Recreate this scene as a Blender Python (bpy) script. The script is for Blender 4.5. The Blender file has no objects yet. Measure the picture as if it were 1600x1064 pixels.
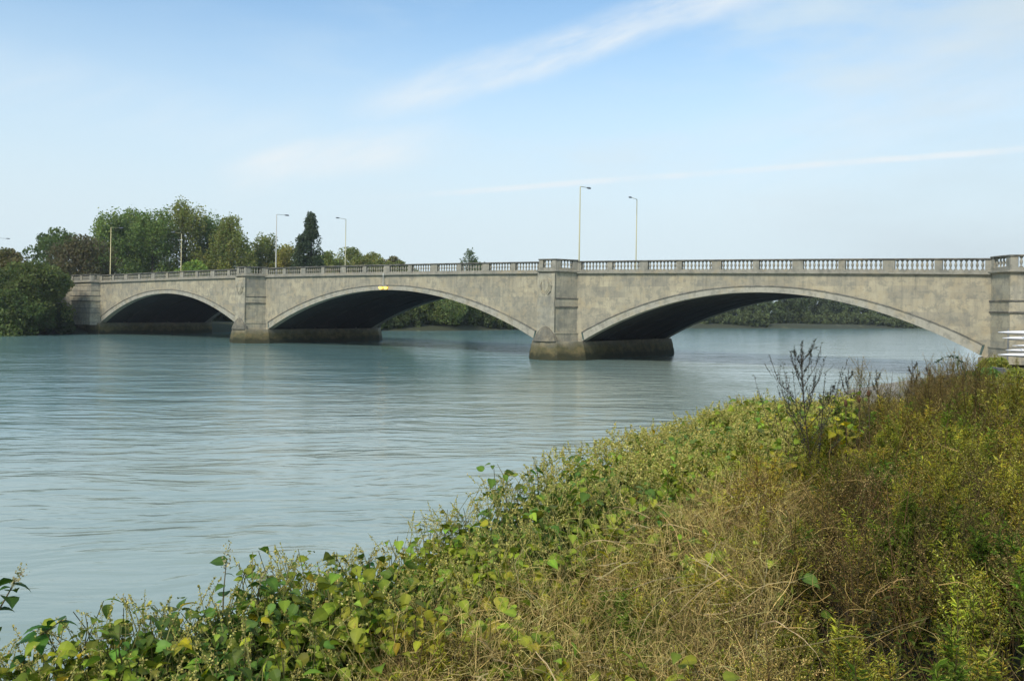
import bpy, math, random
import numpy as np
from mathutils import Vector, Matrix

rng = np.random.default_rng(11)
random.seed(5)
R = math.radians
scene = bpy.context.scene
COL = scene.collection

# ------------------------------------------------------------------ helpers
def tag(o, label=None, cat=None, group=None, kind=None):
    if label: o['label'] = label
    if cat: o['category'] = cat
    if group: o['group'] = group
    if kind: o['kind'] = kind
    return o

def empty(name, loc=(0, 0, 0), rz=0.0):
    o = bpy.data.objects.new(name, None)
    o.empty_display_size = 0.3
    COL.objects.link(o)
    o.location = loc
    o.rotation_euler = (0, 0, rz)
    return o

class MB:
    """collects polygons (and a colour per vertex) and links them as one mesh object"""
    def __init__(s):
        s.v = []; s.f = []; s.c = []; s.n = 0
    def add(s, verts, faces, col=None):
        verts = np.asarray(verts, float).reshape(-1, 3)
        s.v.append(verts)
        for a in faces:
            s.f.append(np.asarray(a, np.int64) + s.n)
        c = np.ones((len(verts), 3)) if col is None else np.broadcast_to(np.asarray(col, float), (len(verts), 3))
        s.c.append(c); s.n += len(verts)
    def addarr(s, verts, facearr, col):
        s.v.append(verts); s.f.append(facearr + s.n); s.c.append(col); s.n += len(verts)
    def box(s, x0, x1, y0, y1, z0, z1, col=None):
        s.add([(x0,y0,z0),(x1,y0,z0),(x1,y1,z0),(x0,y1,z0),(x0,y0,z1),(x1,y0,z1),(x1,y1,z1),(x0,y1,z1)],
              [(0,3,2,1),(4,5,6,7),(0,1,5,4),(1,2,6,5),(2,3,7,6),(3,0,4,7)], col)
    def prism(s, plan, z0, z1, plan_top=None):
        n = len(plan); pt = plan_top or plan
        v = [(p[0],p[1],z0) for p in plan] + [(p[0],p[1],z1) for p in pt]
        f = [tuple(range(n))[::-1], tuple(range(n, 2*n))]
        f += [(i,(i+1)%n,n+(i+1)%n,n+i) for i in range(n)]
        s.add(v, f)
    def tube(s, pts, rad, n=6, col=None, caps=True):
        pts = [Vector(p) for p in pts]; v = []; f = []
        for i, p in enumerate(pts):
            d = (pts[min(i+1,len(pts)-1)] - pts[max(i-1,0)])
            d = d.normalized() if d.length > 1e-9 else Vector((0,0,1))
            a = d.cross(Vector((0,0,1))) if abs(d.z) < .95 else d.cross(Vector((1,0,0)))
            a.normalize(); b = d.cross(a)
            r = rad[i] if hasattr(rad, '__len__') else rad
            for k in range(n):
                t = 2*math.pi*k/n
                v.append(p + a*(r*math.cos(t)) + b*(r*math.sin(t)))
        for i in range(len(pts)-1):
            for k in range(n):
                f.append((i*n+k, i*n+(k+1)%n, (i+1)*n+(k+1)%n, (i+1)*n+k))
        if caps:
            f.append(tuple(range(n))[::-1]); f.append(tuple(range((len(pts)-1)*n, len(pts)*n)))
        s.add([tuple(x) for x in v], f, col)
    def lathe(s, prof, cx=0, cy=0, n=10, col=None):
        v = []; f = []
        for r, z in prof:
            for k in range(n):
                t = 2*math.pi*(k+.5)/n
                v.append((cx+r*math.cos(t), cy+r*math.sin(t), z))
        for i in range(len(prof)-1):
            for k in range(n):
                f.append((i*n+k, i*n+(k+1)%n, (i+1)*n+(k+1)%n, (i+1)*n+k))
        f.append(tuple(range(n))[::-1]); f.append(tuple(range((len(prof)-1)*n, len(prof)*n)))
        s.add(v, f, col)
    def mesh(s, name, mat, smooth=False):
        V = np.concatenate(s.v); C = np.concatenate(s.c)
        loops = []; tot = []
        for a in s.f:
            if a.ndim == 1:
                loops.append(a); tot.append(np.array([len(a)]))
            else:
                loops.append(a.reshape(-1)); tot.append(np.full(len(a), a.shape[1]))
        L = np.concatenate(loops); T = np.concatenate(tot)
        me = bpy.data.meshes.new(name)
        me.vertices.add(len(V)); me.vertices.foreach_set('co', V.astype(np.float32).ravel())
        me.loops.add(len(L)); me.loops.foreach_set('vertex_index', L.astype(np.int32))
        me.polygons.add(len(T))
        me.polygons.foreach_set('loop_start', np.concatenate([[0], np.cumsum(T)[:-1]]).astype(np.int32))
        me.polygons.foreach_set('loop_total', T.astype(np.int32))
        me.polygons.foreach_set('use_smooth', np.full(len(T), bool(smooth)))
        me.update(calc_edges=True)
        at = me.color_attributes.new('Tint', 'FLOAT_COLOR', 'POINT')
        at.data.foreach_set('color', np.concatenate([C, np.ones((len(C),1))], 1).astype(np.float32).ravel())
        me.materials.append(mat)
        return me
    def build(s, name, mat, parent=None, smooth=False):
        o = bpy.data.objects.new(name, s.mesh(name, mat, smooth))
        COL.objects.link(o)
        if parent is not None: o.parent = parent
        return o

def rotmats(yaw, pitch, roll):
    cy, sy = np.cos(yaw), np.sin(yaw); cp, sp = np.cos(pitch), np.sin(pitch); cr, sr = np.cos(roll), np.sin(roll)
    M = np.empty((len(yaw), 3, 3))
    M[:,0,0]=cy*cp; M[:,0,1]=cy*sp*sr-sy*cr; M[:,0,2]=cy*sp*cr+sy*sr
    M[:,1,0]=sy*cp; M[:,1,1]=sy*sp*sr+cy*cr; M[:,1,2]=sy*sp*cr-cy*sr
    M[:,2,0]=-sp;   M[:,2,1]=cp*sr;          M[:,2,2]=cp*cr
    return M

def scatter(mb, tv, tf, pos, rot, scale, col, tcol=None):
    """copies of a small template (verts tv, quads/tris tf) merged into mb"""
    tv = np.asarray(tv, float); tf = np.asarray(tf, np.int64); N = len(pos); n = len(tv)
    sc = np.asarray(scale, float)
    if sc.ndim == 1: sc = sc[:, None]
    V = np.einsum('nij,nkj->nki', rot, tv[None]*sc[:, None, :]) + pos[:, None, :]
    F = tf[None] + (np.arange(N)*n)[:, None, None]
    C = np.repeat(col[:, None, :], n, 1)
    if tcol is not None: C = C*np.asarray(tcol)[None]
    mb.addarr(V.reshape(-1,3), F.reshape(-1, tf.shape[1]), C.reshape(-1,3))

# ------------------------------------------------------------------ materials
def newmat(name):
    m = bpy.data.materials.new(name); m.use_nodes = True
    nt = m.node_tree; nt.nodes.clear()
    out = nt.nodes.new('ShaderNodeOutputMaterial')
    b = nt.nodes.new('ShaderNodeBsdfPrincipled')
    nt.links.new(b.outputs[0], out.inputs[0])
    return m, nt, b, out

def N(nt, t, **kw):
    n = nt.nodes.new(t)
    for k, v in kw.items():
        if k.startswith('i_'):
            n.inputs[k[2:].replace('_', ' ')].default_value = v
        else: setattr(n, k, v)
    return n

def mathn(nt, op, a, b=None, clamp=False):
    n = nt.nodes.new('ShaderNodeMath'); n.operation = op; n.use_clamp = clamp
    for i, x in enumerate((a, b)):
        if x is None: continue
        if isinstance(x, (int, float)): n.inputs[i].default_value = x
        else: nt.links.new(x, n.inputs[i])
    return n.outputs[0]

def mixc(nt, fac, a, b, mode='MIX'):
    n = nt.nodes.new('ShaderNodeMix'); n.data_type = 'RGBA'; n.blend_type = mode
    for i, x in ((0, fac), (6, a), (7, b)):
        if isinstance(x, (int, float)): n.inputs[i].default_value = x
        elif isinstance(x, tuple): n.inputs[i].default_value = (*x, 1) if len(x) == 3 else x
        else: nt.links.new(x, n.inputs[i])
    return n.outputs[2]

def ramp(nt, fac, p0, p1, interp='LINEAR'):
    n = nt.nodes.new('ShaderNodeMapRange'); n.clamp = True
    n.interpolation_type = 'SMOOTHSTEP' if interp == 'S' else 'LINEAR'
    n.inputs[1].default_value = p0; n.inputs[2].default_value = p1
    nt.links.new(fac, n.inputs[0]); return n.outputs[0]

def noise(nt, vec, scale, detail=4, rough=.55, sx=(1,1,1)):
    if sx != (1,1,1):
        mp = N(nt, 'ShaderNodeMapping'); mp.inputs['Scale'].default_value = sx
        nt.links.new(vec, mp.inputs[0]); vec = mp.outputs[0]
    n = N(nt, 'ShaderNodeTexNoise'); n.inputs['Scale'].default_value = scale
    n.inputs['Detail'].default_value = detail; n.inputs['Roughness'].default_value = rough
    nt.links.new(vec, n.inputs['Vector']); return n.outputs['Fac']

def leaf_mat(name, trans=.3, rough=.6, spec=.08):
    m, nt, b, out = newmat(name)
    a = N(nt, 'ShaderNodeAttribute', attribute_name='Tint')
    nt.links.new(a.outputs['Color'], b.inputs['Base Color'])
    b.inputs['Roughness'].default_value = rough; b.inputs['Specular IOR Level'].default_value = spec
    t = N(nt, 'ShaderNodeBsdfTranslucent')
    g = mixc(nt, 1.0, a.outputs['Color'], (1.1, 1.15, .6), 'MULTIPLY')
    nt.links.new(g, t.inputs[0])
    mx = N(nt, 'ShaderNodeMixShader'); mx.inputs[0].default_value = trans
    nt.links.new(b.outputs[0], mx.inputs[1]); nt.links.new(t.outputs[0], mx.inputs[2])
    nt.links.new(mx.outputs[0], out.inputs[0])
    return m

def plain(name, col, rough=.6, metal=0.0, var=.12, scale=3.0):
    m, nt, b, out = newmat(name)
    tc = N(nt, 'ShaderNodeTexCoord')
    f = noise(nt, tc.outputs['Object'], scale, 5)
    c = mixc(nt, f, tuple(x*(1-var) for x in col), tuple(min(1, x*(1+var)) for x in col))
    nt.links.new(c, b.inputs['Base Color'])
    b.inputs['Roughness'].default_value = rough; b.inputs['Metallic'].default_value = metal
    return m

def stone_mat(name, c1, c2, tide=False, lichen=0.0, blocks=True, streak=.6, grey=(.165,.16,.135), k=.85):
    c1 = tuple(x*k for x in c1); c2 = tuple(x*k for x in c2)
    m, nt, b, out = newmat(name)
    tc = N(nt, 'ShaderNodeTexCoord'); P = tc.outputs['Object']
    sep = N(nt, 'ShaderNodeSeparateXYZ'); nt.links.new(P, sep.inputs[0])
    # u runs along the wall whichever way it faces
    u = mathn(nt, 'ADD', sep.outputs[0], mathn(nt, 'MULTIPLY', sep.outputs[1], .83))
    cmb = N(nt, 'ShaderNodeCombineXYZ'); nt.links.new(u, cmb.inputs[0]); nt.links.new(sep.outputs[2], cmb.inputs[1])
    UV = cmb.outputs[0]
    big = noise(nt, P, .32, 5, .6)
    col = mixc(nt, ramp(nt, big, .35, .65), c1, c2)
    h = None
    if blocks:
        br = N(nt, 'ShaderNodeTexBrick'); nt.links.new(UV, br.inputs['Vector'])
        br.inputs['Scale'].default_value = 1.0; br.inputs['Brick Width'].default_value = 1.35
        br.inputs['Row Height'].default_value = .56; br.inputs['Mortar Size'].default_value = .008
        br.inputs['Mortar Smooth'].default_value = .4; br.inputs['Bias'].default_value = 0
        br.inputs['Color1'].default_value = (.80,.79,.78,1); br.inputs['Color2'].default_value = (1.13,1.12,1.07,1)
        br.inputs['Mortar'].default_value = (.72,.70,.66,1)
        col = mixc(nt, .5, col, br.outputs['Color'], 'MULTIPLY')
        # blocks grouped in bigger patches of paler and greyer stone
        br2 = N(nt, 'ShaderNodeTexBrick'); nt.links.new(UV, br2.inputs['Vector'])
        br2.inputs['Scale'].default_value = 1.0; br2.inputs['Brick Width'].default_value = 3.2
        br2.inputs['Row Height'].default_value = 1.12; br2.inputs['Mortar Size'].default_value = 0
        br2.inputs['Color1'].default_value = (.78,.80,.83,1); br2.inputs['Color2'].default_value = (1.1,1.08,1.02,1)
        col = mixc(nt, 1.0, col, br2.outputs['Color'], 'MULTIPLY')
        h = br.outputs['Fac']
    # grey weather staining in ragged patches and vertical runs
    st = noise(nt, UV, 1.0, 6, .65, (2.6, .35, 1))
    pt = noise(nt, P, .9, 6, .68)
    gm = mathn(nt, 'MULTIPLY', ramp(nt, st, .48, .72), streak)
    col = mixc(nt, gm, col, grey)
    col = mixc(nt, mathn(nt, 'MULTIPLY', ramp(nt, pt, .55, .75), .55), col, tuple(x*.85 for x in grey))
    wh = noise(nt, UV, 1.6, 5, .7, (1.4, .6, 1))
    col = mixc(nt, mathn(nt, 'MULTIPLY', ramp(nt, wh, .6, .78), .5*(0 if name == 'soffit_shade_concrete' else 1)), col, (.37,.345,.275))
    if name == 'soffit_shade_concrete': tide = False; oc_k = .0
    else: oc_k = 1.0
    oc = noise(nt, P, .75, 5, .62, (1.0, 1.0, 1.7))
    ow = N(nt, 'ShaderNodeMapping'); ow.inputs['Location'].default_value = (31, 7, 13); nt.links.new(P, ow.inputs[0])
    oc = noise(nt, ow.outputs[0], .8, 6, .66)
    col = mixc(nt, mathn(nt, 'MULTIPLY', ramp(nt, oc, .50, .64), .65*oc_k), col, (.36*k/.72*.85, .30*k/.72*.85, .19*k/.72*.85))
    ow2 = N(nt, 'ShaderNodeMapping'); ow2.inputs['Location'].default_value = (-11, 3, 41); nt.links.new(P, ow2.inputs[0])
    bl = noise(nt, ow2.outputs[0], 1.4, 7, .72)
    col = mixc(nt, mathn(nt, 'MULTIPLY', ramp(nt, bl, .50, .59), .55*oc_k), col, (.17,.168,.14))
    if blocks:
        rn = noise(nt, UV, 1.0, 5, .7, (1.9, .10, 1)); rz = ramp(nt, sep.outputs[2], 6.2, 9.3)
        col = mixc(nt, mathn(nt, 'MULTIPLY', mathn(nt, 'MULTIPLY', ramp(nt, rn, .52, .68), rz), .55), col, (.085,.082,.066))
    if lichen:
        ln = noise(nt, P, 2.2, 6, .7)
        col = mixc(nt, mathn(nt, 'MULTIPLY', ramp(nt, ln, .30, .62), lichen), col, (.060,.058,.048))
    if tide:
        zz = mathn(nt, 'ADD', sep.outputs[2], mathn(nt, 'MULTIPLY', noise(nt, P, .9, 5, .7), 1.6))
        alg = ramp(nt, zz, 2.9, 2.0)
        ac = mixc(nt, ramp(nt, noise(nt, P, 1.1, 6, .7), .38, .62), (.060,.060,.022), (.15,.115,.045))
        col = mixc(nt, mathn(nt, 'MULTIPLY', alg, .88), col, ac)
        col = mixc(nt, mathn(nt, 'MULTIPLY', ramp(nt, zz, 1.75, 1.25), .8), col, (.022,.026,.014))
    nt.links.new(col, b.inputs['Base Color'])
    b.inputs['Roughness'].default_value = .85; b.inputs['Specular IOR Level'].default_value = .25
    bp = N(nt, 'ShaderNodeBump'); bp.inputs['Strength'].default_value = .35; bp.inputs['Distance'].default_value = .03
    hh = noise(nt, P, 7, 6, .7)
    if h is not None: hh = mathn(nt, 'SUBTRACT', hh, mathn(nt, 'MULTIPLY', h, .8))
    nt.links.new(hh, bp.inputs['Height']); nt.links.new(bp.outputs[0], b.inputs['Normal'])
    return m

M = {}
M['stone'] = stone_mat('weathered_stone', (.50,.44,.315), (.385,.35,.26))
M['pier'] = stone_mat('pier_stone', (.50,.45,.335), (.39,.36,.275), streak=.75)
M['ring'] = stone_mat('arch_ring_stone', (.45,.42,.33), (.39,.365,.29), blocks=False, streak=.4)
M['parapet'] = stone_mat('parapet_stone', (.42,.39,.31), (.35,.33,.26), blocks=False, lichen=.28)
M['coping'] = stone_mat('coping_stone', (.26,.24,.20), (.20,.19,.16), blocks=False, lichen=.9)
M['string'] = stone_mat('string_stone', (.36,.33,.27), (.28,.26,.215), blocks=False, lichen=.65)
M['tide'] = stone_mat('tidal_stone', (.30,.27,.20), (.21,.19,.145), tide=True)
M['cap'] = stone_mat('lichen_stone', (.28,.25,.18), (.18,.165,.12), blocks=False, lichen=.65)
M['soffit'] = stone_mat('soffit_shade_concrete', (.034,.033,.032), (.022,.022,.022), blocks=False, streak=.3, grey=(.055,.053,.05))  # dirty concrete, darkened further to paint in the shade under the arches
M['asphalt'] = plain('asphalt', (.05,.05,.052), .9)
M['bronze'] = plain('green_stained_joint', (.05,.085,.07), .6, var=.5, scale=6)
M['pole_tan'] = plain('pole_paint_tan', (.56,.48,.23), .5)
M['pole_grey'] = plain('pole_paint_grey', (.44,.43,.37), .5)
M['pole_olive'] = plain('pole_paint_olive', (.42,.40,.23), .5)
M['lamp_head'] = plain('lamp_head_metal', (.22,.22,.22), .4, .3)
M['boat'] = plain('white_hull', (.80,.80,.80), .25, var=.03)
M['rack'] = plain('galvanised_steel', (.3,.31,.32), .45, .7)
M['kerb'] = plain('grey_concrete', (.20,.195,.18), .85, scale=5)
M['leaf'] = leaf_mat('tree_leaves', .42)
M['weed'] = leaf_mat('weed_leaves', .3)
M['broadleaf'] = leaf_mat('broad_leaves', .32, .5, .14)
M['straw'] = leaf_mat('dry_stems', .15, .7)
M['bark'] = plain('bark', (.075,.06,.045), .9, var=.4, scale=2)
m, nt, b, out = newmat('amber_lamp')
b.inputs['Base Color'].default_value = (.9,.6,.1,1)
b.inputs['Emission Color'].default_value = (1,.62,.10,1); b.inputs['Emission Strength'].default_value = 1.6
M['amber'] = m

# water
m, nt, b, out = newmat('river_water')
tc = N(nt, 'ShaderNodeTexCoord'); P = tc.outputs['Object']
rt = N(nt, 'ShaderNodeMapping'); rt.inputs['Rotation'].default_value = (0,0,R(-7)); nt.links.new(P, rt.inputs[0]); Q = rt.outputs[0]
wn_ = N(nt, 'ShaderNodeTexNoise'); wn_.inputs['Scale'].default_value = .12; wn_.inputs['Detail'].default_value = 3; nt.links.new(Q, wn_.inputs['Vector'])
vm_ = N(nt, 'ShaderNodeVectorMath', operation='SUBTRACT'); nt.links.new(wn_.outputs['Color'], vm_.inputs[0]); vm_.inputs[1].default_value = (.5,.5,.5)
vs_ = N(nt, 'ShaderNodeVectorMath', operation='MULTIPLY'); nt.links.new(vm_.outputs[0], vs_.inputs[0]); vs_.inputs[1].default_value = (6,3.2,0)
va_ = N(nt, 'ShaderNodeVectorMath', operation='ADD'); nt.links.new(Q, va_.inputs[0]); nt.links.new(vs_.outputs[0], va_.inputs[1]); Qw = va_.outputs[0]
w1 = noise(nt, Qw, 1.0, 3, .5, (.48, 1.35, 1))
w2 = noise(nt, Qw, 1.0, 4, .6, (.09, .26, 1))
w3 = noise(nt, Q, 1.0, 3, .6, (2.2, 6.5, 1))
gust = ramp(nt, noise(nt, Q, 1.0, 4, .6, (.020, .045, 1)), .36, .64)
w1 = mathn(nt, 'MULTIPLY', w1, mathn(nt, 'ADD', .45, mathn(nt, 'MULTIPLY', gust, 1.1)))
hsum = mathn(nt, 'ADD', mathn(nt, 'MULTIPLY', w1, .175), mathn(nt, 'MULTIPLY', w2, .65))
hsum = mathn(nt, 'ADD', hsum, mathn(nt, 'MULTIPLY', w3, .018))
bp = N(nt, 'ShaderNodeBump'); bp.inputs['Strength'].default_value = 1.0; bp.inputs['Distance'].default_value = .34
nt.links.new(hsum, bp.inputs['Height']); nt.links.new(bp.outputs[0], b.inputs['Normal'])
silt = noise(nt, Q, 1.0, 4, .6, (.012, .05, 1))
# pale silty water by the near bank; reflected bridge and trees painted teal beyond
sp_ = N(nt, 'ShaderNodeSeparateXYZ'); nt.links.new(P, sp_.inputs[0])
refl_dist = mathn(nt, 'ADD', mathn(nt, 'MULTIPLY', mathn(nt, 'ADD', sp_.outputs[0], 7.0), -.87), mathn(nt, 'MULTIPLY', mathn(nt, 'SUBTRACT', sp_.outputs[1], 7.0), .49))
refl_dist = mathn(nt, 'ADD', refl_dist, mathn(nt, 'MULTIPLY', mathn(nt, 'SUBTRACT', silt, .5), 26.0))
near_silt = mixc(nt, ramp(nt, silt, .35, .65), (.265,.325,.272), (.335,.388,.318))
nt.links.new(mixc(nt, ramp(nt, refl_dist, 12.0, 36.0, 'S'), near_silt, (.135,.235,.225)), b.inputs['Base Color'])
b.inputs['Roughness'].default_value = .11; b.inputs['IOR'].default_value = 1.33
M['water'] = m

# ground
m, nt, b, out = newmat('bank_soil')
tc = N(nt, 'ShaderNodeTexCoord'); P = tc.outputs['Object']
sep = N(nt, 'ShaderNodeSeparateXYZ'); nt.links.new(P, sep.inputs[0])
n1 = noise(nt, P, 1.1, 6, .65); n2 = noise(nt, P, 9, 5, .7)
soil = mixc(nt, n2, (.05,.04,.022), (.12,.095,.05))
soil = mixc(nt, ramp(nt, n1, .45, .6), soil, (.06,.07,.022))
mud = mixc(nt, n2, (.30,.27,.215), (.23,.205,.16))
zz = mathn(nt, 'ADD', sep.outputs[2], mathn(nt, 'MULTIPLY', n1, .5))
col = mixc(nt, ramp(nt, zz, 1.15, 1.5), mud, soil)
nt.links.new(col, b.inputs['Base Color']); b.inputs['Roughness'].default_value = .95
bp = N(nt, 'ShaderNodeBump'); bp.inputs['Strength'].default_value = .6; bp.inputs['Distance'].default_value = .05
nt.links.new(n2, bp.inputs['Height']); nt.links.new(bp.outputs[0], b.inputs['Normal'])
M['soil'] = m
m, nt, b, out = newmat('far_bank_grass')
tc = N(nt, 'ShaderNodeTexCoord'); P = tc.outputs['Object']
n1 = noise(nt, P, .12, 6, .65); n2 = noise(nt, P, 1.2, 5, .7)
col = mixc(nt, n2, (.028,.034,.015), (.05,.056,.022)); col = mixc(nt, ramp(nt, n1, .58, .70), col, (.17,.165,.07))
nt.links.new(col, b.inputs['Base Color']); b.inputs['Roughness'].default_value = .95
M['grass'] = m

# ------------------------------------------------------------------ bridge (local x along, y across and away, z up)
BX, BY, BTH = -70.387, 148.555, .6194
CT, ST = math.cos(BTH), math.sin(BTH)
def bw(s, w, z=0.0): return (BX + CT*s + ST*w, BY - ST*s + CT*w, z)
W = 21.4
A = [(0.0, 38.1, 5.04), (44.06, 89.76, 5.55), (95.73, 133.83, 5.28)]     # left springing, right springing, rise
HS = 1.99
def T(s):                       # top of the parapet
    return 10.75 - .70*((s-65)/70)**2
def intra(i, s):
    a, b_, r = A[i]; t = (s-(a+b_)/2)/((b_-a)/2)
    return HS + r*max(1-t*t, 0)**.98
def ringt(i, s):
    a, b_, r = A[i]; t = abs((s-(a+b_)/2)/((b_-a)/2))
    return .55 + .38*t*t

bridge = empty('stone_bridge', (BX, BY, 0), -BTH)
tag(bridge, 'long pale stone road bridge with three arches crossing the river', 'bridge')

SEG = 56
for i, (a, b_, r) in enumerate(A):
    ss = [a + (b_-a)*(.5-.5*math.cos(math.pi*k/SEG)) for k in range(SEG+1)]
    # ring: near and far faces
    for w0, w1, nm in ((-.07, .9, 'arch_ring'), (W-.9, W+.07, 'arch_ring')):
        mb = MB(); v = []; f = []
        for s in ss:
            zi, ze = intra(i, s), intra(i, s)+ringt(i, s)
            v += [(s,w0,zi),(s,w0,ze),(s,w1,ze),(s,w1,zi)]
        for k in range(SEG):
            for j in range(4):
                f.append((4*k+j, 4*k+(j+1)%4, 4*k+4+(j+1)%4, 4*k+4+j))
        f += [(3,2,1,0), (4*SEG,4*SEG+1,4*SEG+2,4*SEG+3)]
        mb.add(v, f); ro = mb.build(nm, M['ring'], bridge)
        # thin hood mould over the ring
        if w0 < 0:
            mb = MB(); v = []; f = []
            for s in ss:
                ze = intra(i, s)+ringt(i, s)
                v += [(s,-.15,ze+.003),(s,-.15,ze+.10),(s,.1,ze+.10),(s,.1,ze+.003)]
            for k in range(SEG):
                for j in range(4):
                    f.append((4*k+j, 4*k+(j+1)%4, 4*k+4+(j+1)%4, 4*k+4+j))
            f += [(3,2,1,0), (4*SEG,4*SEG+1,4*SEG+2,4*SEG+3)]
            mb.add(v, f); mb.build('hood_mould', M['string'], ro)
            # stained joints where the ring meets the piers
            for e, sg in ((a, 1), (b_, -1)):
                mb = MB()
                for q in (.22,):
                    s0 = e + sg*q; z0 = intra(i, s0)
                    mb.add([(s0-.09,-.085,z0+.05),(s0+.09,-.085,z0+.05),(s0+.09-sg*.22,-.085,z0+ringt(i,s0)-.03),(s0-.09-sg*.22,-.085,z0+ringt(i,s0)-.03),
                            (s0-.09,-.05,z0+.05),(s0+.09,-.05,z0+.05),(s0+.09-sg*.22,-.05,z0+ringt(i,s0)-.03),(s0-.09-sg*.22,-.05,z0+ringt(i,s0)-.03)],
                           [(0,1,2,3),(7,6,5,4),(0,4,5,1),(1,5,6,2),(2,6,7,3),(3,7,4,0)])
                mb.build('bearing_joint', M['bronze'], ro)
    # soffit barrel with shallow longitudinal ribs
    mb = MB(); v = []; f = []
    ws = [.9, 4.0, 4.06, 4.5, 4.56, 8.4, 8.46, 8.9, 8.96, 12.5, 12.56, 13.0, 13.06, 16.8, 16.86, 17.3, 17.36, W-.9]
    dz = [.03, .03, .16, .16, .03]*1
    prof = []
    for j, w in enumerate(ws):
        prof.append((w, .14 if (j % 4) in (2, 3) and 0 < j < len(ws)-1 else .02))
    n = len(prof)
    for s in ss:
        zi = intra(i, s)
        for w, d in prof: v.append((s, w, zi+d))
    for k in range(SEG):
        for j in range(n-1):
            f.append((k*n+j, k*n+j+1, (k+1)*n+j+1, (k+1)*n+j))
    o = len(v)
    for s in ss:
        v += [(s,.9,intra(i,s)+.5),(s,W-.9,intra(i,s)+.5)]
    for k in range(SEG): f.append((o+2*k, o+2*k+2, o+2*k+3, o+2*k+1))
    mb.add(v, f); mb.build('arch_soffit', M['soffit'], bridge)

# spandrel walls: outer skins between the rings and the string course
SL, SR = -60.0, 175.0
def lower(s):
    for i, (a, b_, r) in enumerate(A):
        if a <= s <= b_: return intra(i, s)+ringt(i, s)-.04
    return 1.2
xs = sorted(set([round(x, 3) for x in np.arange(SL, SR+.1, 2.0)] + [round(a+(b_-a)*k/60, 3) for a, b_, r in A for k in range(61)]
                + [a-.001 for a, b_, r in A] + [b_+.001 for a, b_, r in A]))
for w0, w1 in ((0.0, .7), (W-.7, W)):
    mb = MB(); v = []; f = []
    for s in xs:
        zl = lower(s); zt = T(s)-1.46
        v += [(s,w0,zl),(s,w0,zt),(s,w1,zt),(s,w1,zl)]
    for k in range(len(xs)-1):
        for j in range(4): f.append((4*k+j, 4*k+(j+1)%4, 4*k+4+(j+1)%4, 4*k+4+j))
    mb.add(v, f); mb.build('spandrel_wall', M['stone'], bridge)

# road deck
mb = MB(); v = []; f = []
ds = list(np.arange(SL, SR+.1, 5.0))
for s in ds:
    z = T(s)-1.35
    v += [(s,.7,z),(s,W-.7,z),(s,W-.7,z-.6),(s,.7,z-.6)]
for k in range(len(ds)-1):
    for j in range(4): f.append((4*k+j, 4*k+(j+1)%4, 4*k+4+(j+1)%4, 4*k+4+j))
mb.add(v, f); mb.build('road_deck', M['asphalt'], bridge)

# bastions (half hexagons in plan): (mid, half width at wall, half width in front, depth)
BAST = [(-4.2, 3.9, 3.2, 1.3), (41.08, 2.3, 1.08, 2.4), (92.75, 2.3, 1.08, 2.4), (138.4, 4.1, 2.5, 2.4)]
def bplan(c, hw, hf, d, o=0.0, far=False):
    p = [(c-hw-o*.9, 0.0), (c-hf-o*.6, -d-o), (c+hf+o*.6, -d-o), (c+hw+o*.9, 0.0)]
    if far: p = [(x, W-y) for x, y in p]
    return p
def shield(par, c, d):
    # carved cartouche on the front of a bastion, a raised plain shield
    mb = MB()
    out_ = [(-.42,.62),(-.2,.72),(0,.62),(.2,.72),(.42,.62),(.46,.1),(.3,-.4),(0,-.78),(-.3,-.4),(-.46,.1)]
    zc = 7.85
    for sc, pr in ((1.25, .07), (.95, .13)):
        n = len(out_)
        v = [(c+x*sc, -d+.01, zc+z*sc) for x, z in out_] + [(c+x*sc*.9, -d-pr, zc+z*sc*.9) for x, z in out_]
        mb.add(v, [tuple(range(n, 2*n))] + [(i,(i+1)%n,n+(i+1)%n,n+i) for i in range(n)])
    for sg in (-1, 1):      # hanging swags
        mb.tube([(c+sg*.5,-d-.05,zc+.5),(c+sg*.72,-d-.06,zc+.05),(c+sg*.6,-d-.05,zc-.5),(c+sg*.2,-d-.05,zc-.95)], [.06,.1,.09,.05], 6)
    mb.build('shield_carving', M['pier'], par)

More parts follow.
